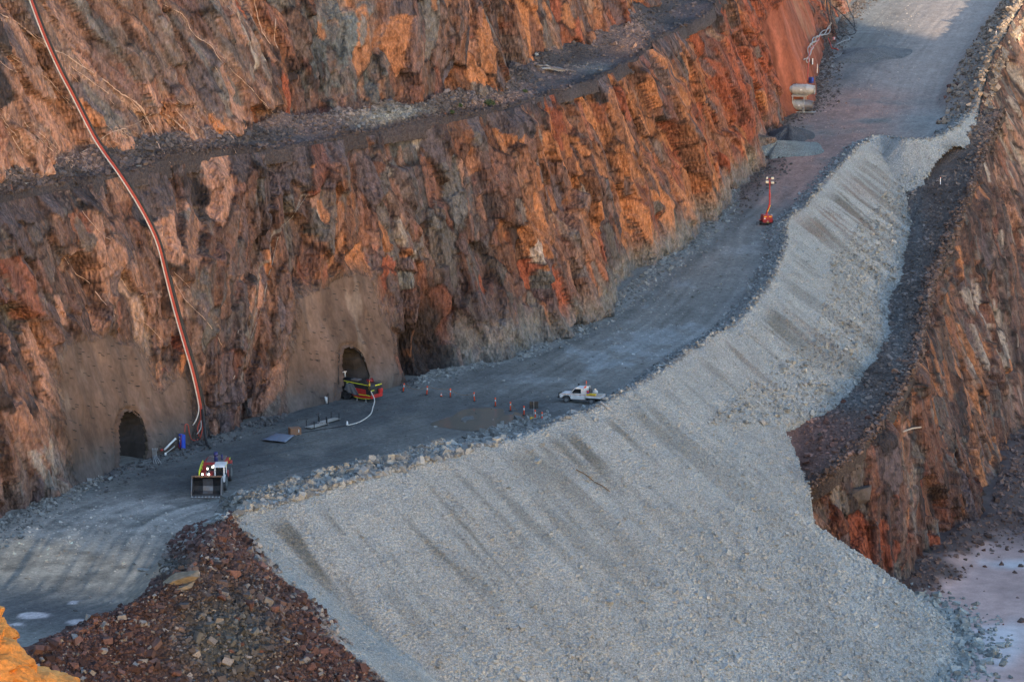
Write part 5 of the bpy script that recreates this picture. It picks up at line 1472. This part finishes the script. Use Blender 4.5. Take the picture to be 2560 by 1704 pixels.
# puddle water: one level sheet, the uneven bed stands out of it
def water(pts, zoff, label):
    P_ = smooth_pts(np.array(list(pts) + [pts[0]], float), 6)[:-1]
    Pw = onfun(P_[:, 0], P_[:, 1], zramp); Pw[:, 2] = Pw[:, 2].mean() * 0 + zramp(Pw[:, 0], Pw[:, 1]).min() + zoff
    bm = bmesh.new(); f_ = bm.faces.new([bm.verts.new(p) for p in Pw]); bmesh.ops.triangulate(bm, faces=[f_])
    me = bpy.data.meshes.new('puddle'); bm.to_mesh(me); bm.free(); me.materials.append(WATER)
    o = bpy.data.objects.new('puddle', me); COL.objects.link(o); o['kind'] = 'structure'
    return o
WATER, nt_, b_ = new_mat('muddy_water')
b_.inputs['Base Color'].default_value = (.135, .138, .122, 1); b_.inputs['Roughness'].default_value = .10; b_.inputs['Specular IOR Level'].default_value = .35; b_.inputs['IOR'].default_value = 1.33
_n = nt_.nodes.new('ShaderNodeTexNoise'); _n.inputs['Scale'].default_value = 4; _b = nt_.nodes.new('ShaderNodeBump'); _b.inputs['Strength'].default_value = .04; _b.inputs['Distance'].default_value = .02
nt_.links.new(_n.outputs['Fac'], _b.inputs['Height']); nt_.links.new(_b.outputs[0], b_.inputs['Normal'])
water([tuple(p) for p in PUDDLE_A], .004, '')

# ------------------------------------------------------------------ light tower trailer on the ramp
e_ = empty('light_tower', ground_at(1917, 562), .12, 'red mobile light tower with a bent mast standing on the ramp', 'light tower')
m = MB(); m.prism([(-.62, .35), (-.68, .45), (-.60, 1.15), (-.52, 1.32), (.52, 1.32), (.60, 1.15), (.68, .45), (.62, .35)], -.6, 1.1); B_ = m.build('engine_box', REDP, e_, bevel=.04)
for x in (-.33, .33):
    m = MB(); m.box(x - .14, x + .14, -.612, -.602, 1.10, 1.2); m.build('yellow_mark', YEL, B_)
m = MB(); m.box(-.16, .16, -.612, -.602, .36, .44); m.build('number_plate', YEL, B_); m = MB(); m.box(-.50, -.30, -.612, -.602, .82, 1.0); m.build('sticker', WHITE, B_); m = MB(); m.box(-.12, .08, -.612, -.602, .5, .56); m.build('lamp_plate', WHITE, B_)
m = MB(); m.box(.42, .62, -.45, .0, 1.2, 1.42); m.build('control_box', OFFW, B_, bevel=.03)
for sd in (-1, 1):
    m = MB(); m.rings([(-.10, .2), (-.11, .30), (.11, .30), (.10, .2)], 'y', 16, (0, 0, 0)); 
    tyre = m.build('wheel', BLACK, e_, True); tyre.location = (sd * .78, .3, .30); tyre.rotation_euler = (0, 0, math.pi / 2)
    m = MB(); m.rings([(-.08, .17), (.105, .17), (.10, .05)], 'y', 12); rm = m.build('rim', OFFW, tyre, True)
    m = MB(); m.box(sd * .78 - .16, sd * .78 + .16, -.1, .7, .62, .67); m.build('mudguard', REDP, e_, bevel=.02)
    m = MB(); m.box(min(sd * .65, sd * 1.45), max(sd * .65, sd * 1.45), -.5, -.44, .40, .45); m.cyl((sd * 1.42, -.47, .0), (sd * 1.42, -.47, .55), .035, n=8); m.build('outrigger', DARKM, e_)
lo = Vector((-.05, .25, 1.32)); kn = Vector((.42, .35, 2.72)); tp = Vector((.36, .35, 6.0))
m = MB(); m.cyl(lo, kn, .12, .11, 8); m.build('mast_base', REDP, e_); m = MB(); m.tube([lo + Vector((.18, -.12, .4)), kn + Vector((.08, -.12, -.2))], .04); m.build('mast_ram', YEL, e_)
m = MB(); m.cyl(kn + Vector((0, 0, -.1)), kn.lerp(tp, .45), .10, .10, 8); m.cyl(kn.lerp(tp, .40), kn.lerp(tp, .8), .08, .08, 8); m.cyl(kn.lerp(tp, .75), tp, .06, .06, 8); MS = m.build('mast', REDP, e_)
m = MB(); m.tube([tp + Vector((-.4, 0, -.5)), tp + Vector((.4, 0, -.55))], .04); m.tube([tp + Vector((-.4, 0, .0)), tp + Vector((.4, 0, .0))], .035); m.build('cross_bar', REDP, MS)
for dx, dz, rz_ in ((-.38, .12, 1.0), (.36, .10, 0), (-.36, -.38, 0), (.36, -.48, 0)):
    m = MB(); m.box(-.19, .19, -.09, .05, -.15, .15, None); lm = m.build('lamp', LENS, e_, bevel=.02); lm.location = tp + Vector((dx, -.08, dz)); lm.rotation_euler = (.15, 0, rz_)

# ------------------------------------------------------------------ twin ventilation fans by the red wall
g_ = ground_at(2004, 281)
e_ = empty('ventilation_fans', g_, math.radians(-16), 'two grey ventilation fans stacked one above the other beside the red wall', 'fan set')
for z_, x_ in ((3.55, 0.15), (1.15, -.1)):
    m = MB(); m.rings([(-4.2, .62), (-1.6, .62), (-1.58, .80), (-.95, .84), (.55, .84)], 'x', 22, (x_, 0, z_)); m.rings([(-1.05, .89), (-.98, .89)], 'x', 22, (x_, 0, z_)); m.rings([(-.1, .87), (-.04, .87)], 'x', 22, (x_, 0, z_))
    fn = m.build('fan_casing', OFFW, e_, False)
    m = MB(); m.rings([(.55, .88), (.62, .88), (1.75, .66), (1.80, .70), (1.86, .70), (1.88, .55), (1.0, .5)], 'x', 22, (x_, 0, z_)); m.build('outlet_cone', STEEL if z_ < 2 else OFFW, fn)
    m = MB(); m.box(x_ - .3 + .0, x_ + .02, -.90, -.86, z_ - .1, z_ + .12); m.build('sticker', WHITE, fn)
m = MB()
for x in (-1.3, .5):
    for y in (-.8, .8): m.box(x - .07, x + .07, y - .07, y + .07, 0, 2.75)
m.box(-1.5, .8, -.87, -.73, 2.5, 2.64); m.box(-1.5, .8, .73, .87, 2.5, 2.64); m.box(-1.4, .9, -.9, .9, 2.70, 2.76); m.box(-1.5, 2.1, -.9, .9, .05, .15)
m.tube([(-1.3, -.86, 1.9), (.4, -.86, .2)], .04)
m.build('stand', OFFW, e_)

# ------------------------------------------------------------------ cables and pipes down the lower left face
BUN = [(62, -40), (78, 0), (98, 55), (121, 112), (150, 175), (184, 240), (232, 335), (262, 382), (298, 432), (340, 497), (375, 560), (398, 615), (417, 690), (440, 780), (463, 860), (482, 925), (496, 985)]
def offs(pts, k):
    """the pixel polyline moved sideways by k pixels"""
    p = np.array(pts, float); t = np.gradient(p, axis=0); t /= np.linalg.norm(t, axis=1)[:, None]
    return [tuple(q) for q in p + np.c_[t[:, 1], -t[:, 0]] * k]
def line(name, pts, r, mat, label, cat, group=None, lift=.55, n=5, sm=6, rr=6):
    m = MB(); m.tube(path_on(pts, lift, n, sm, rr), r, 7)
    return tag(m.build(name, mat, None, True), label, cat, group)
line('pipe', offs(BUN, -4.6) + [(497, 1020), (492, 1045), (482, 1063)], .058, HOSE, 'white pipe on the left of the bundle hanging down the left face', 'pipe')
line('cable', offs(BUN, -1.4) + [(501, 1025), (501, 1048), (494, 1068), (497, 1090)], .06, REDC, 'left red cable in the bundle hanging down the left face', 'cable', 'red cables down the left face')
line('cable', offs(BUN, 1.4) + [(505, 1025), (506, 1050), (506, 1072), (500, 1095)], .06, REDC, 'right red cable in the bundle hanging down the left face', 'cable', 'red cables down the left face')
line('pipe', offs(BUN, 5.2) + [(505, 1020), (510, 1060), (515, 1100), (526, 1120)], .14, BLACK, 'thick black pipe on the right of the hanging bundle', 'pipe')
line('pipe', offs(BUN[12:], 9.5) + [(512, 1020), (519, 1060), (523, 1087)], .07, BLACK, 'thin black pipe beside the thick one near the floor', 'pipe')
line('cable', [(497, 1090), (492, 1100), (480, 1098), (474, 1085), (470, 1062), (463, 1062), (462, 1080)], .05, REDC, 'red cable looping from the wall bundle over to the blue box', 'cable', None, .5, 6, 2)
line('cable', [(502, 1050), (503, 1066), (496, 1080), (486, 1092)], .05, HOSE, 'pale cable loop near the foot of the hanging bundle', 'cable', None, .5, 6, 2)

g_ = hit(456, 1117, 5)
face = math.atan2(-.45, .9)
def at_wall(px, py, lift=.5, r=6):
    h = hit(px, py, r); k = ray(px, py); return h - Vector(k / np.linalg.norm(k)) * lift
e_ = empty('distribution_box', at_wall(455, 1120, .8), math.radians(-62) + .15, 'blue electrical box with a red cable leaning at the foot of the wall', 'electrical box')
m = MB(); m.box(-.36, .36, -.2, .2, 0, 1.35); b1 = m.build('box_body', BLUE, e_, bevel=.03)
m = MB(); m.box(-.30, .30, -.225, -.202, .1, 1.25); d1 = m.build('door', BLUE, e_, bevel=.01)
m = MB(); m.box(-.08, -.03, -.24, -.226, .62, .85); m.box(.03, .08, -.24, -.226, .62, .85); m.box(-.12, .1, -.24, -.226, 1.05, 1.2); m.build('label_plate', WHITE, d1)
m = MB(); m.tube([(-.2, -.25, .8), (-.2, -.26, .3), (-.08, -.27, .06), (.1, -.27, .05), (.22, -.26, .3), (.26, -.25, .9), (.33, -.22, 1.4)], .03); m.build('cable', REDC, e_, True)
e_ = empty('pipe_rack', at_wall(425, 1112, .5), math.radians(63), 'white tube and bracket lying against the wall left of the blue box', 'pipe bracket')
m = MB(); m.cyl((-.95, 0, -.25), (.95, 0, .45), .09); m.build('tube', WHITE, e_, True)
m = MB(); m.cyl((-.9, -.05, -.65), (.7, -.05, -.25), .05); m.build('lower_bar', OFFW, e_, True)
m = MB(); m.box(-1.0, -.72, -.1, .0, -1.25, -.55); m.build('plate', WHITE, e_, bevel=.02)
m = MB(); m.rings([(-1.55, .10), (-1.3, .10)], 'x', 10, (0, 0, -.2)); m.build('valve', REDP, e_, True)
for k in range(4):
    x_ = 381 + 4 * k
    line('hanging_hose', [(x_, 1120), (x_ + 1 - k, 1138), (x_ + 4 + 2 * k, 1158)], .045, GREYH, ('first', 'second', 'third', 'fourth')[k] + ' from left of the grey hoses hung by the small portal', 'hose', 'grey hoses by the small portal', .3, 4, 1)

# things on the floor near the wall
e_ = empty('crate', ground_at(737, 1086), .35, 'brown wooden box standing on the dark floor left of the racks', 'crate')
m = MB(); m.box(-.55, .55, -.42, .42, .05, .72); m.build('box_body', WOOD, e_, bevel=.02); m = MB()
for x in (-.45, 0, .45): m.box(x - .05, x + .05, -.42, .42, 0, .05)
m.build('skid', PWOOD, e_); m = MB(); m.box(.25, .33, -.432, -.424, .3, .6); m.build('label_plate', WHITE, e_)
for px_, py_, a_, lb in ((792, 1068, .95, 'left of two low steel racks carrying pale bars by the wall'), (822, 1056, .95, 'right of two low steel racks carrying pale bars by the wall')):
    e_ = empty('steel_rack', ground_at(px_, py_), a_, lb, 'steel rack', 'low steel racks by the wall')
    m = MB()
    for y in (-.5, .5):
        for x in (-1.0, 1.0): m.box(x - .03, x + .03, y - .03, y + .03, 0, .85)
    for x in (-1.0, 1.0): m.box(x - .03, x + .03, -.47, .47, .12, .18)
    m.build('frame', DARKM, e_)
    for y in (-.32, -.1, .12, .33):
        m = MB(); m.box(-1.35, 1.35, y - .07, y + .07, .181, .25); m.build('bar', OFFW, e_)
Ps = [ground_at(*p) for p in ((655, 1103), (690, 1087), (737, 1092), (714, 1109))]
cen = sum(Ps, Vector()) / 4
gg = []
for a_ in range(9):
    for b_ in range(9):
        u_, v_ = a_ / 8, b_ / 8
        p = Ps[0].lerp(Ps[1], u_).lerp(Ps[3].lerp(Ps[2], u_), v_)
        gg.append((p.x, p.y, zramp(p.x, p.y) + .13 + .16 * math.sin(v_ * 3.1) * math.sin(u_ * 3.1) + RNG.normal(0, .008)))
o = np_mesh('plastic_sheet', np.array(gg), grid_faces(9, 9), MATB, None, True); md = o.modifiers.new('thick', 'SOLIDIFY'); md.thickness = .015
tag(o, 'blue grey sheet lying flat on the dark floor left of the wooden box', 'sheet')
e_ = empty('pipe_pair', at_wall(815, 1000, .4), math.radians(-63), 'two short white pipes standing against the sprayed wall beside the drill rig', 'pipes')
for x in (-.16, .16):
    m = MB(); m.cyl((x, 0, -.3), (x, 0, .35), .08); m.build('pipe', WHITE, e_, True)
m = MB(); m.tube([(.5, 0, -.5), (.75, 0, .2), (.6, 0, .9), (.35, 0, .5)], .03); m.build('cable_loop', BLACK, e_, True)

# rock bolts in the sprayed concrete (plates and stub ends, too small to pick out singly)
for poly, nb_, par_ in ((SHOT1, 70, 0), (SHOT2, 80, 1)):
    m = MB(); c_n = 0
    xs_ = [p[0] for p in poly]; ys_ = [p[1] for p in poly]
    while c_n < nb_:
        x_ = RNG.uniform(min(xs_), max(xs_)); y_ = RNG.uniform(min(ys_), max(ys_))
        if not inpoly(np.array([x_]), np.array([y_]), poly)[0] or inpoly(np.array([x_]), np.array([y_]), ARCH1)[0] or inpoly(np.array([x_]), np.array([y_]), ARCH2)[0] or y_ > (1000 if par_ == 0 else 1150): continue
        h = hit(x_, y_, 4); m.cyl(h - Vector((-.1, .05, 0)), h + Vector((.42, -.2, -.04)), .028, n=5); c_n += 1
    o = m.build('rock_bolts', DARKM, None, kind='stuff'); tag(o, 'short dark bolt ends sticking out of the sprayed wall round the ' + ('larger right-hand portal' if par_ == 0 else 'smaller left-hand portal'), 'rock bolts')

# ------------------------------------------------------------------ pipes and cables at the upper right corner
def twist(pts, k, n_, amp):
    p = smooth_pts(np.array(pts, float), 9); t = np.gradient(p, axis=0); t /= np.linalg.norm(t, axis=1)[:, None]
    s_ = np.linspace(0, 1, len(p)); off_ = amp * (np.sin(s_ * 24 + 2.1 * k) + .9 * (k - 1))
    return [tuple(q) for q in p + np.c_[t[:, 1], -t[:, 0]] * off_[:, None]]
TW = [(2078, 56), (2068, 78), (2050, 88), (2040, 98), (2030, 108), (2026, 122), (2021, 145), (2014, 154)]
for k in range(3):
    line('twisted_pipe', twist(TW, k, 0, 3.4), .085, GREYH, ('leftmost', 'middle', 'rightmost')[k] + ' of three grey pipes twisted together above the fans', 'pipe', 'twisted grey pipes on the red wall', .7, 2, 4, 9)
line('cable', [(2052, 88), (2040, 110), (2026, 125), (2021, 160), (2019, 205)], .07, REDC, 'red cable running down the red wall to the fans', 'cable', None, .6, 5, 4, 9)
BP = [([(2064, -30), (2068, 20), (2075, 56), (2084, 80), (2098, 100)], .10), ([(2073, -30), (2078, 40), (2082, 62), (2092, 88)], .08),
      ([(2084, 16), (2098, 45), (2097, 75), (2106, 92), (2112, 88)], .07), ([(2086, 18), (2110, 40), (2130, 62), (2137, 74), (2140, 80), (2132, 86), (2105, 90)], .09), ([(2112, -20), (2122, 20), (2134, 48), (2136, 68)], .07)]
for k, (p_, r_) in enumerate(BP):
    line('black_pipe', p_, r_, BLACK, ('leftmost', 'second', 'third', 'fourth', 'rightmost')[k] + ' of the black pipes coming down the top right wall', 'pipe', 'black pipes at the top right wall', .7, 5, 4, 10)
line('grey_pipe', [(2112, 92), (2120, 90), (2124, 98), (2112, 102), (2098, 108), (2092, 112)], .07, GREYH, 'pale tangled pipe on the ground under the black pipes', 'pipe', None, .5, 5, 2, 9)
line('red_hose', [(2070, 95), (2076, 110), (2080, 121), (2090, 122), (2096, 126)], .10, REDC, 'short red hose hanging below the twisted pipes', 'hose', None, .6, 5, 2, 9)
e_ = empty('wall_sign', at_wall(2031, 154, .9, 9), math.radians(64), 'narrow white sign board hung on the red wall above the fans', 'sign')
m = MB(); m.box(-.22, .22, -.05, 0, -.48, .48); m.build('board', WHITE, e_, bevel=.01); m = MB(); m.box(-.30, -.23, -.04, .05, -.5, .5); m.build('backing', BLACK, e_)
e_ = empty('marker_pole', at_wall(2043, 183, .9, 9), 0, 'thin white pole standing at the foot of the red wall', 'pole')
m = MB(); m.cyl((0, 0, 0), (0, 0, 1.4), .045, n=8); m.build('pole', WHITE, e_); m = MB(); m.cyl((0, 0, 1.4), (0, 0, 1.45), .06, n=8); m.build('cap', WHITE, e_)
e_ = empty('cabinet', at_wall(2028, 205, 1.0, 9), math.radians(60), 'small dark blue cabinet at the wall just above the fans', 'cabinet')
m = MB(); m.box(-.4, .4, -.25, .25, -.2, .75); m.build('cabinet_body', BLUED, e_, bevel=.03); m = MB(); m.box(-.3, .3, -.27, -.252, .1, .6); m.build('door', BLUE, e_)
e_ = empty('junction_box', at_wall(2085, 97, .9, 10), math.radians(60), 'small pink box among the pipes at the top right wall', 'junction box')
m = MB(); m.box(-.28, .28, -.15, .15, -.2, .3); m.build('box_body', solid('pink_paint', (.55, .22, .25), .6), e_, bevel=.03); m = MB(); m.box(-.2, .2, -.165, -.152, -.1, .2); m.build('lid', WHITE, e_)

# ------------------------------------------------------------------ scrap, timber, stakes, plants
e_ = empty('scrap_metal', hit(1368, 182, 6), .4, 'twisted grey metal scrap lying on the bench under the upper face', 'scrap metal')
for k in range(9):
    m = MB(); a_ = RNG.uniform(-.5, .5); x0 = RNG.uniform(-2.6, 1.2); ln = RNG.uniform(1.2, 3.0)
    p0 = Vector((x0, RNG.uniform(-.5, .5), .25 + .9 * max(0, -x0 / 2.6) + RNG.uniform(0, .3))); p1 = p0 + Vector((ln, a_, -RNG.uniform(.1, .8)))
    p1.z = max(p1.z, .08); md_ = p0.lerp(p1, .5) + Vector((0, RNG.uniform(-.2, .2), RNG.uniform(.05, .35)))
    if k % 3 == 0: m.add([p0, md_, p1, p1 + Vector((0, .55, .1)), md_ + Vector((.1, .6, .15)), p0 + Vector((0, .5, .1)), p0 - Vector((0, 0, .04)), md_ - Vector((0, 0, .04)), p1 - Vector((0, 0, .04)), p1 + Vector((0, .55, .06)), md_ + Vector((.1, .6, .11)), p0 + Vector((0, .5, .06))],
                         [(0, 1, 4, 5), (1, 2, 3, 4), (6, 11, 10, 7), (7, 10, 9, 8), (0, 6, 7, 1), (1, 7, 8, 2), (2, 8, 9, 3), (3, 9, 10, 4), (4, 10, 11, 5), (5, 11, 6, 0)])
    else: m.tube([p0, md_, p1], .06, 6)
    m.build('sheet' if k % 3 == 0 else 'bar', OFFW if k % 2 else STEEL, e_)
def plank(name, a, b, r, mat, label):
    p0 = hit(*a) + Vector((0, -.1, .15)); p1 = hit(*b) + Vector((0, -.1, .15)); d_ = (p1 - p0)
    m = MB(); mid = p0.lerp(p1, .5) + Vector((0, 0, .12)); m.tube([p0, mid, p1], r, 6); tag(m.build(name, mat), label, 'timber')
plank('branch', (2258, 1081), (2302, 1070),   .09, PWOOD, 'pale weathered timber lying across the brown slope at right')
plank('log', (1440, 1176), (1484, 1205), .065, BARK, 'thin log lying down the middle of the grey slope')
plank('log', (1486, 1207), (1524, 1231), .06, BARK, 'second thin log just below the first on the grey slope')
g_ = hit(2351, 462, 5); e_ = empty('marker_stake', g_, 0, 'thin white stake standing on the dark bench at upper right', 'stake')
m = MB(); m.box(-.06, .06, -.03, .03, -.1, 1.0); m.build('stake', WHITE, e_); m = MB(); m.box(-.07, .07, -.04, .04, 1.0, 1.08); m.build('tip', ORNG, e_)
g_ = ground_at(2490, 95); e_ = empty('marker_stake', g_, 0, 'thin pale stake at the right edge of the upper road', 'stake')
m = MB(); m.box(-.05, .05, -.03, .03, -.1, 1.2); m.build('stake', WHITE, e_); m = MB(); m.box(-.06, .06, -.04, .04, 1.2, 1.27); m.build('tip', ORNG, e_)
def shrub(px_, py_, r_, label):
    e_ = empty('shrub', hit(px_, py_, 5), 0, label, 'shrub', 'small shrubs on the bench')
    m = MB()
    for k in range(7):
        a_ = k * .9; m.tube([(0, 0, 0), (math.cos(a_) * r_ * .3, math.sin(a_) * r_ * .3, r_ * .4), (math.cos(a_) * r_ * .7, math.sin(a_) * r_ * .7, r_ * .8)], .015, 5)
    m.build('stems', BARK, e_)
    V_ = []; F_ = []
    for k in range(420):
        v = RNG.normal(0, 1, 3); v /= np.linalg.norm(v); v *= RNG.random() ** .4 * r_; v[2] = abs(v[2]) * .9 + .08
        a1_ = RNG.normal(0, 1, 3); a1_ /= np.linalg.norm(a1_); b1_ = np.cross(a1_, RNG.normal(0, 1, 3)); b1_ /= np.linalg.norm(b1_)
        q_ = len(V_); V_ += [v - a1_ * .09, v + b1_ * .045, v + a1_ * .09, v - b1_ * .045]; F_.append((q_, q_ + 1, q_ + 2, q_ + 3))
    np_mesh('foliage', np.array(V_), np.array(F_), LEAF, None, False, e_)
shrub(1224, 264, .75, 'largest dark green shrub on the reddish part of the bench')
shrub(1148, 268, .40, 'small shrub left of the dark green one on the bench'); shrub(1130, 285, .35, 'tiny shrub at the left, near the bluish rubble on the bench'); shrub(1312, 232, .35, 'tiny shrub on the bench right of the dark green one')

# named rocks
def rock_at(px_, py_, size, mk, label, sc, rot, dz=.0):
    h = ground_at(px_, py_); o = boulder(h + Vector((0, 0, dz)), size, mk, sc=sc, rot=rot); tag(o, label, 'rock'); return o
rock_at(452, 1452, 1.0, 'tan', 'large smooth tan boulder, upper of two by the rubble', (1.55, .85, .75), (.1, -.25, .35), .15)
rock_at(458, 1470, .85, 'tan', 'long flat tan slab under the large tan boulder', (1.5, .7, .5), (.1, -.2, .3), .1)
rock_at(555, 1358, .62, 'red', 'tall dark pointed block on the red rubble near its top', (.7, .8, 1.5), (.2, .1, 0), .3)
rock_at(580, 1440, .75, 'red', 'bright red block right of the large tan boulder', (1.2, .9, .8), (.2, .2, .4), .2)
rock_at(686, 1528, .70, 'red', 'largest dark red block low on the rubble beside the grey gravel', (.9, .8, 1.2), (.2, .2, .9), .25)
rock_at(552, 1500, .55, 'red', 'reddish block below the bright red one on the rubble', (1.1, .9, 1.0), (.2, .3, 1.9), .2)
rock_at(358, 1426, .42, 'pale', 'pale flat rock at the edge of the floor by the dark mound', (1.3, .9, .5), (0, .1, .2), .1)
rock_at(185, 1670, .55, 'red', 'red block at bottom left, just right of the bright orange rock', (1.2, .9, .8), (.2, .1, .3), .2)
rock_at(440, 1688, .45, 'red', 'rounded red block at the bottom edge of the photo', (1, 1, .9), (.2, .1, .3), .2)
rock_at(1512, 1003, .55, 'blue', 'bluish wedge of rock beside the tail of the white utility', (1.3, .8, .7), (.1, -.3, .2), .25)
rock_at(1516, 1020, .5, 'pale', 'long pale rock on the slope just below the white utility', (1.7, .55, .5), (.2, .55, -.6), .2)
rock_at(1172, 1112, .6, 'blue', 'largest bluish block in the middle of the rock bund', (1.3, .9, .8), (.1, .2, .4), .25)
h = hit(2150, 1232, 6); tag(boulder(h, 1.9, 'dark', sc=(1.0, .7, 1.2), rot=(.2, .1, .3)), 'large rounded purple boulder set in the cliff beside the grey slope', 'rock')

# small tipped heaps beside the road
def heap(name, px_, py_, rx, ry, h_, colr_, label, rot=0.0, mat=M_GRAV):
    c0 = ground_at(px_, py_); V_ = []; nr, na = 16, 44
    for i_ in range(nr):
        for j_ in range(na):
            t_ = 2 * math.pi * j_ / na; f_ = i_ / (nr - 1)
            rr_ = f_ * (1 + .5 * float(fbm(np.array(math.cos(t_) * 1.3 + px_), np.array(math.sin(t_) * 1.3), 303, 3)) + .18 * math.sin(2 * t_ + 1) + .1 * math.sin(5 * t_))
            x_ = rx * rr_ * math.cos(t_); y_ = ry * rr_ * math.sin(t_)
            X_ = c0.x + x_ * math.cos(rot) - y_ * math.sin(rot); Y_ = c0.y + x_ * math.sin(rot) + y_ * math.cos(rot)
            z_ = float(zramp(X_, Y_)) + h_ * max(0, 1 - f_) ** .85 - .35 * (f_ > .93) + .12 * float(fbm(np.array(X_), np.array(Y_), 301, 3))
            V_.append((X_, Y_, z_))
    V_ = np.array(V_); F_ = np.array([(i_ * na + j_, (i_ + 1) * na + j_, (i_ + 1) * na + (j_ + 1) % na, i_ * na + (j_ + 1) % na) for i_ in range(nr - 1) for j_ in range(na)])
    cc = c3(*colr_) * (1 + .3 * fbm(V_[:, 0] * 1.5, V_[:, 1] * 1.5, 302, 4))[:, None]
    tag(np_mesh(name, V_, F_, mat, cc, True), label, 'heap')
heap('gravel_heap', 1945, 378, 5.2, 8.0, 1.6, (.215, .23, .22), 'pale greenish gravel heap against the wall beside the ramp', -.5)
heap('dirt_heap', 1972, 345, 3.4, 5.0, 1.9, (.085, .088, .098), 'dark dirt heap behind the pale gravel heap', -.4)
heap('dirt_heap', 2175, 138, 5.5, 8.0, 1.3, (.165, .165, .165), 'low dark mound beside the road under the top right pipes', -.3)

# ------------------------------------------------------------------ sunlit orange rock at the near edge, bottom left
def near_rock():
    V_ = []; F_ = []
    M_ = new_mat('ochre_rock')
    for cx_, cy_, dist, rx, rz_, hgt_ in ((-38, 1600, 92, 1.15, 1.0, 14), (25, 1785, 86, 2.6, 1.35, 14), (-60, 1700, 84, 1.9, 1.4, 14)):
        c0 = CAM + ray(cx_, cy_) * dist
        na, nb2 = 150, 110; q0 = len(V_)
        th = np.linspace(0, 2 * np.pi, na, endpoint=False); ph = np.linspace(0, 1, nb2)
        TH, PHH = np.meshgrid(th, ph, indexing='ij')
        R2 = np.where(PHH < .6, np.sin(PHH / .6 * np.pi / 2), 1 + .25 * (PHH - .6))
        ZZ = np.where(PHH < .6, np.cos(PHH / .6 * np.pi / 2) * rz_, -(PHH - .6) / .4 * hgt_)
        X_ = rx * R2 * np.cos(TH); Y_ = rx * R2 * np.sin(TH)
        P_ = np.stack([X_, Y_, ZZ], -1)
        a_ = X_ * .8 + Y_ * .3; b_2 = ZZ * 1.1 + Y_ * .7
        k1 = fbm(a_ * 1.3, b_2 * 1.3, 501, 5); cxx, cyy, ox, oy, f1, f2 = voro(a_ * 1.1 + .5 * k1, b_2 * 1.8 + .5 * k1, 503)
        dsp = .22 * k1 + .18 * (hsh(cxx, cyy, 504) - .5) + .16 * ox + .08 * fbm(a_ * 6, b_2 * 6, 505, 3)
        N_ = np.stack([np.cos(TH) * R2, np.sin(TH) * R2, np.where(PHH < .6, np.cos(PHH / .6 * np.pi / 2), 0)], -1)
        P_ = P_ + N_ * dsp[..., None] + c0
        V_ += P_.reshape(-1, 3).tolist()
        for i_ in range(na):
            for j_ in range(nb2 - 1): F_.append((q0 + i_ * nb2 + j_, q0 + i_ * nb2 + j_ + 1, q0 + ((i_ + 1) % na) * nb2 + j_ + 1, q0 + ((i_ + 1) % na) * nb2 + j_))
    V_ = np.array(V_)
    cc = c3(.60, .25, .065) * (1 + .25 * fbm(V_[:, 0] * 2, V_[:, 2] * 3, 510, 4) + .2 * fbm(V_[:, 1] * 9, V_[:, 2] * 9, 511, 3))[:, None]
    o = np_mesh('rock_outcrop', V_, np.array(F_), M_STONE, np.clip(cc, .05, .8), False)
    tag(o, 'bright orange sunlit rock outcrop at the near edge of the pit', 'rock outcrop')
near_rock()
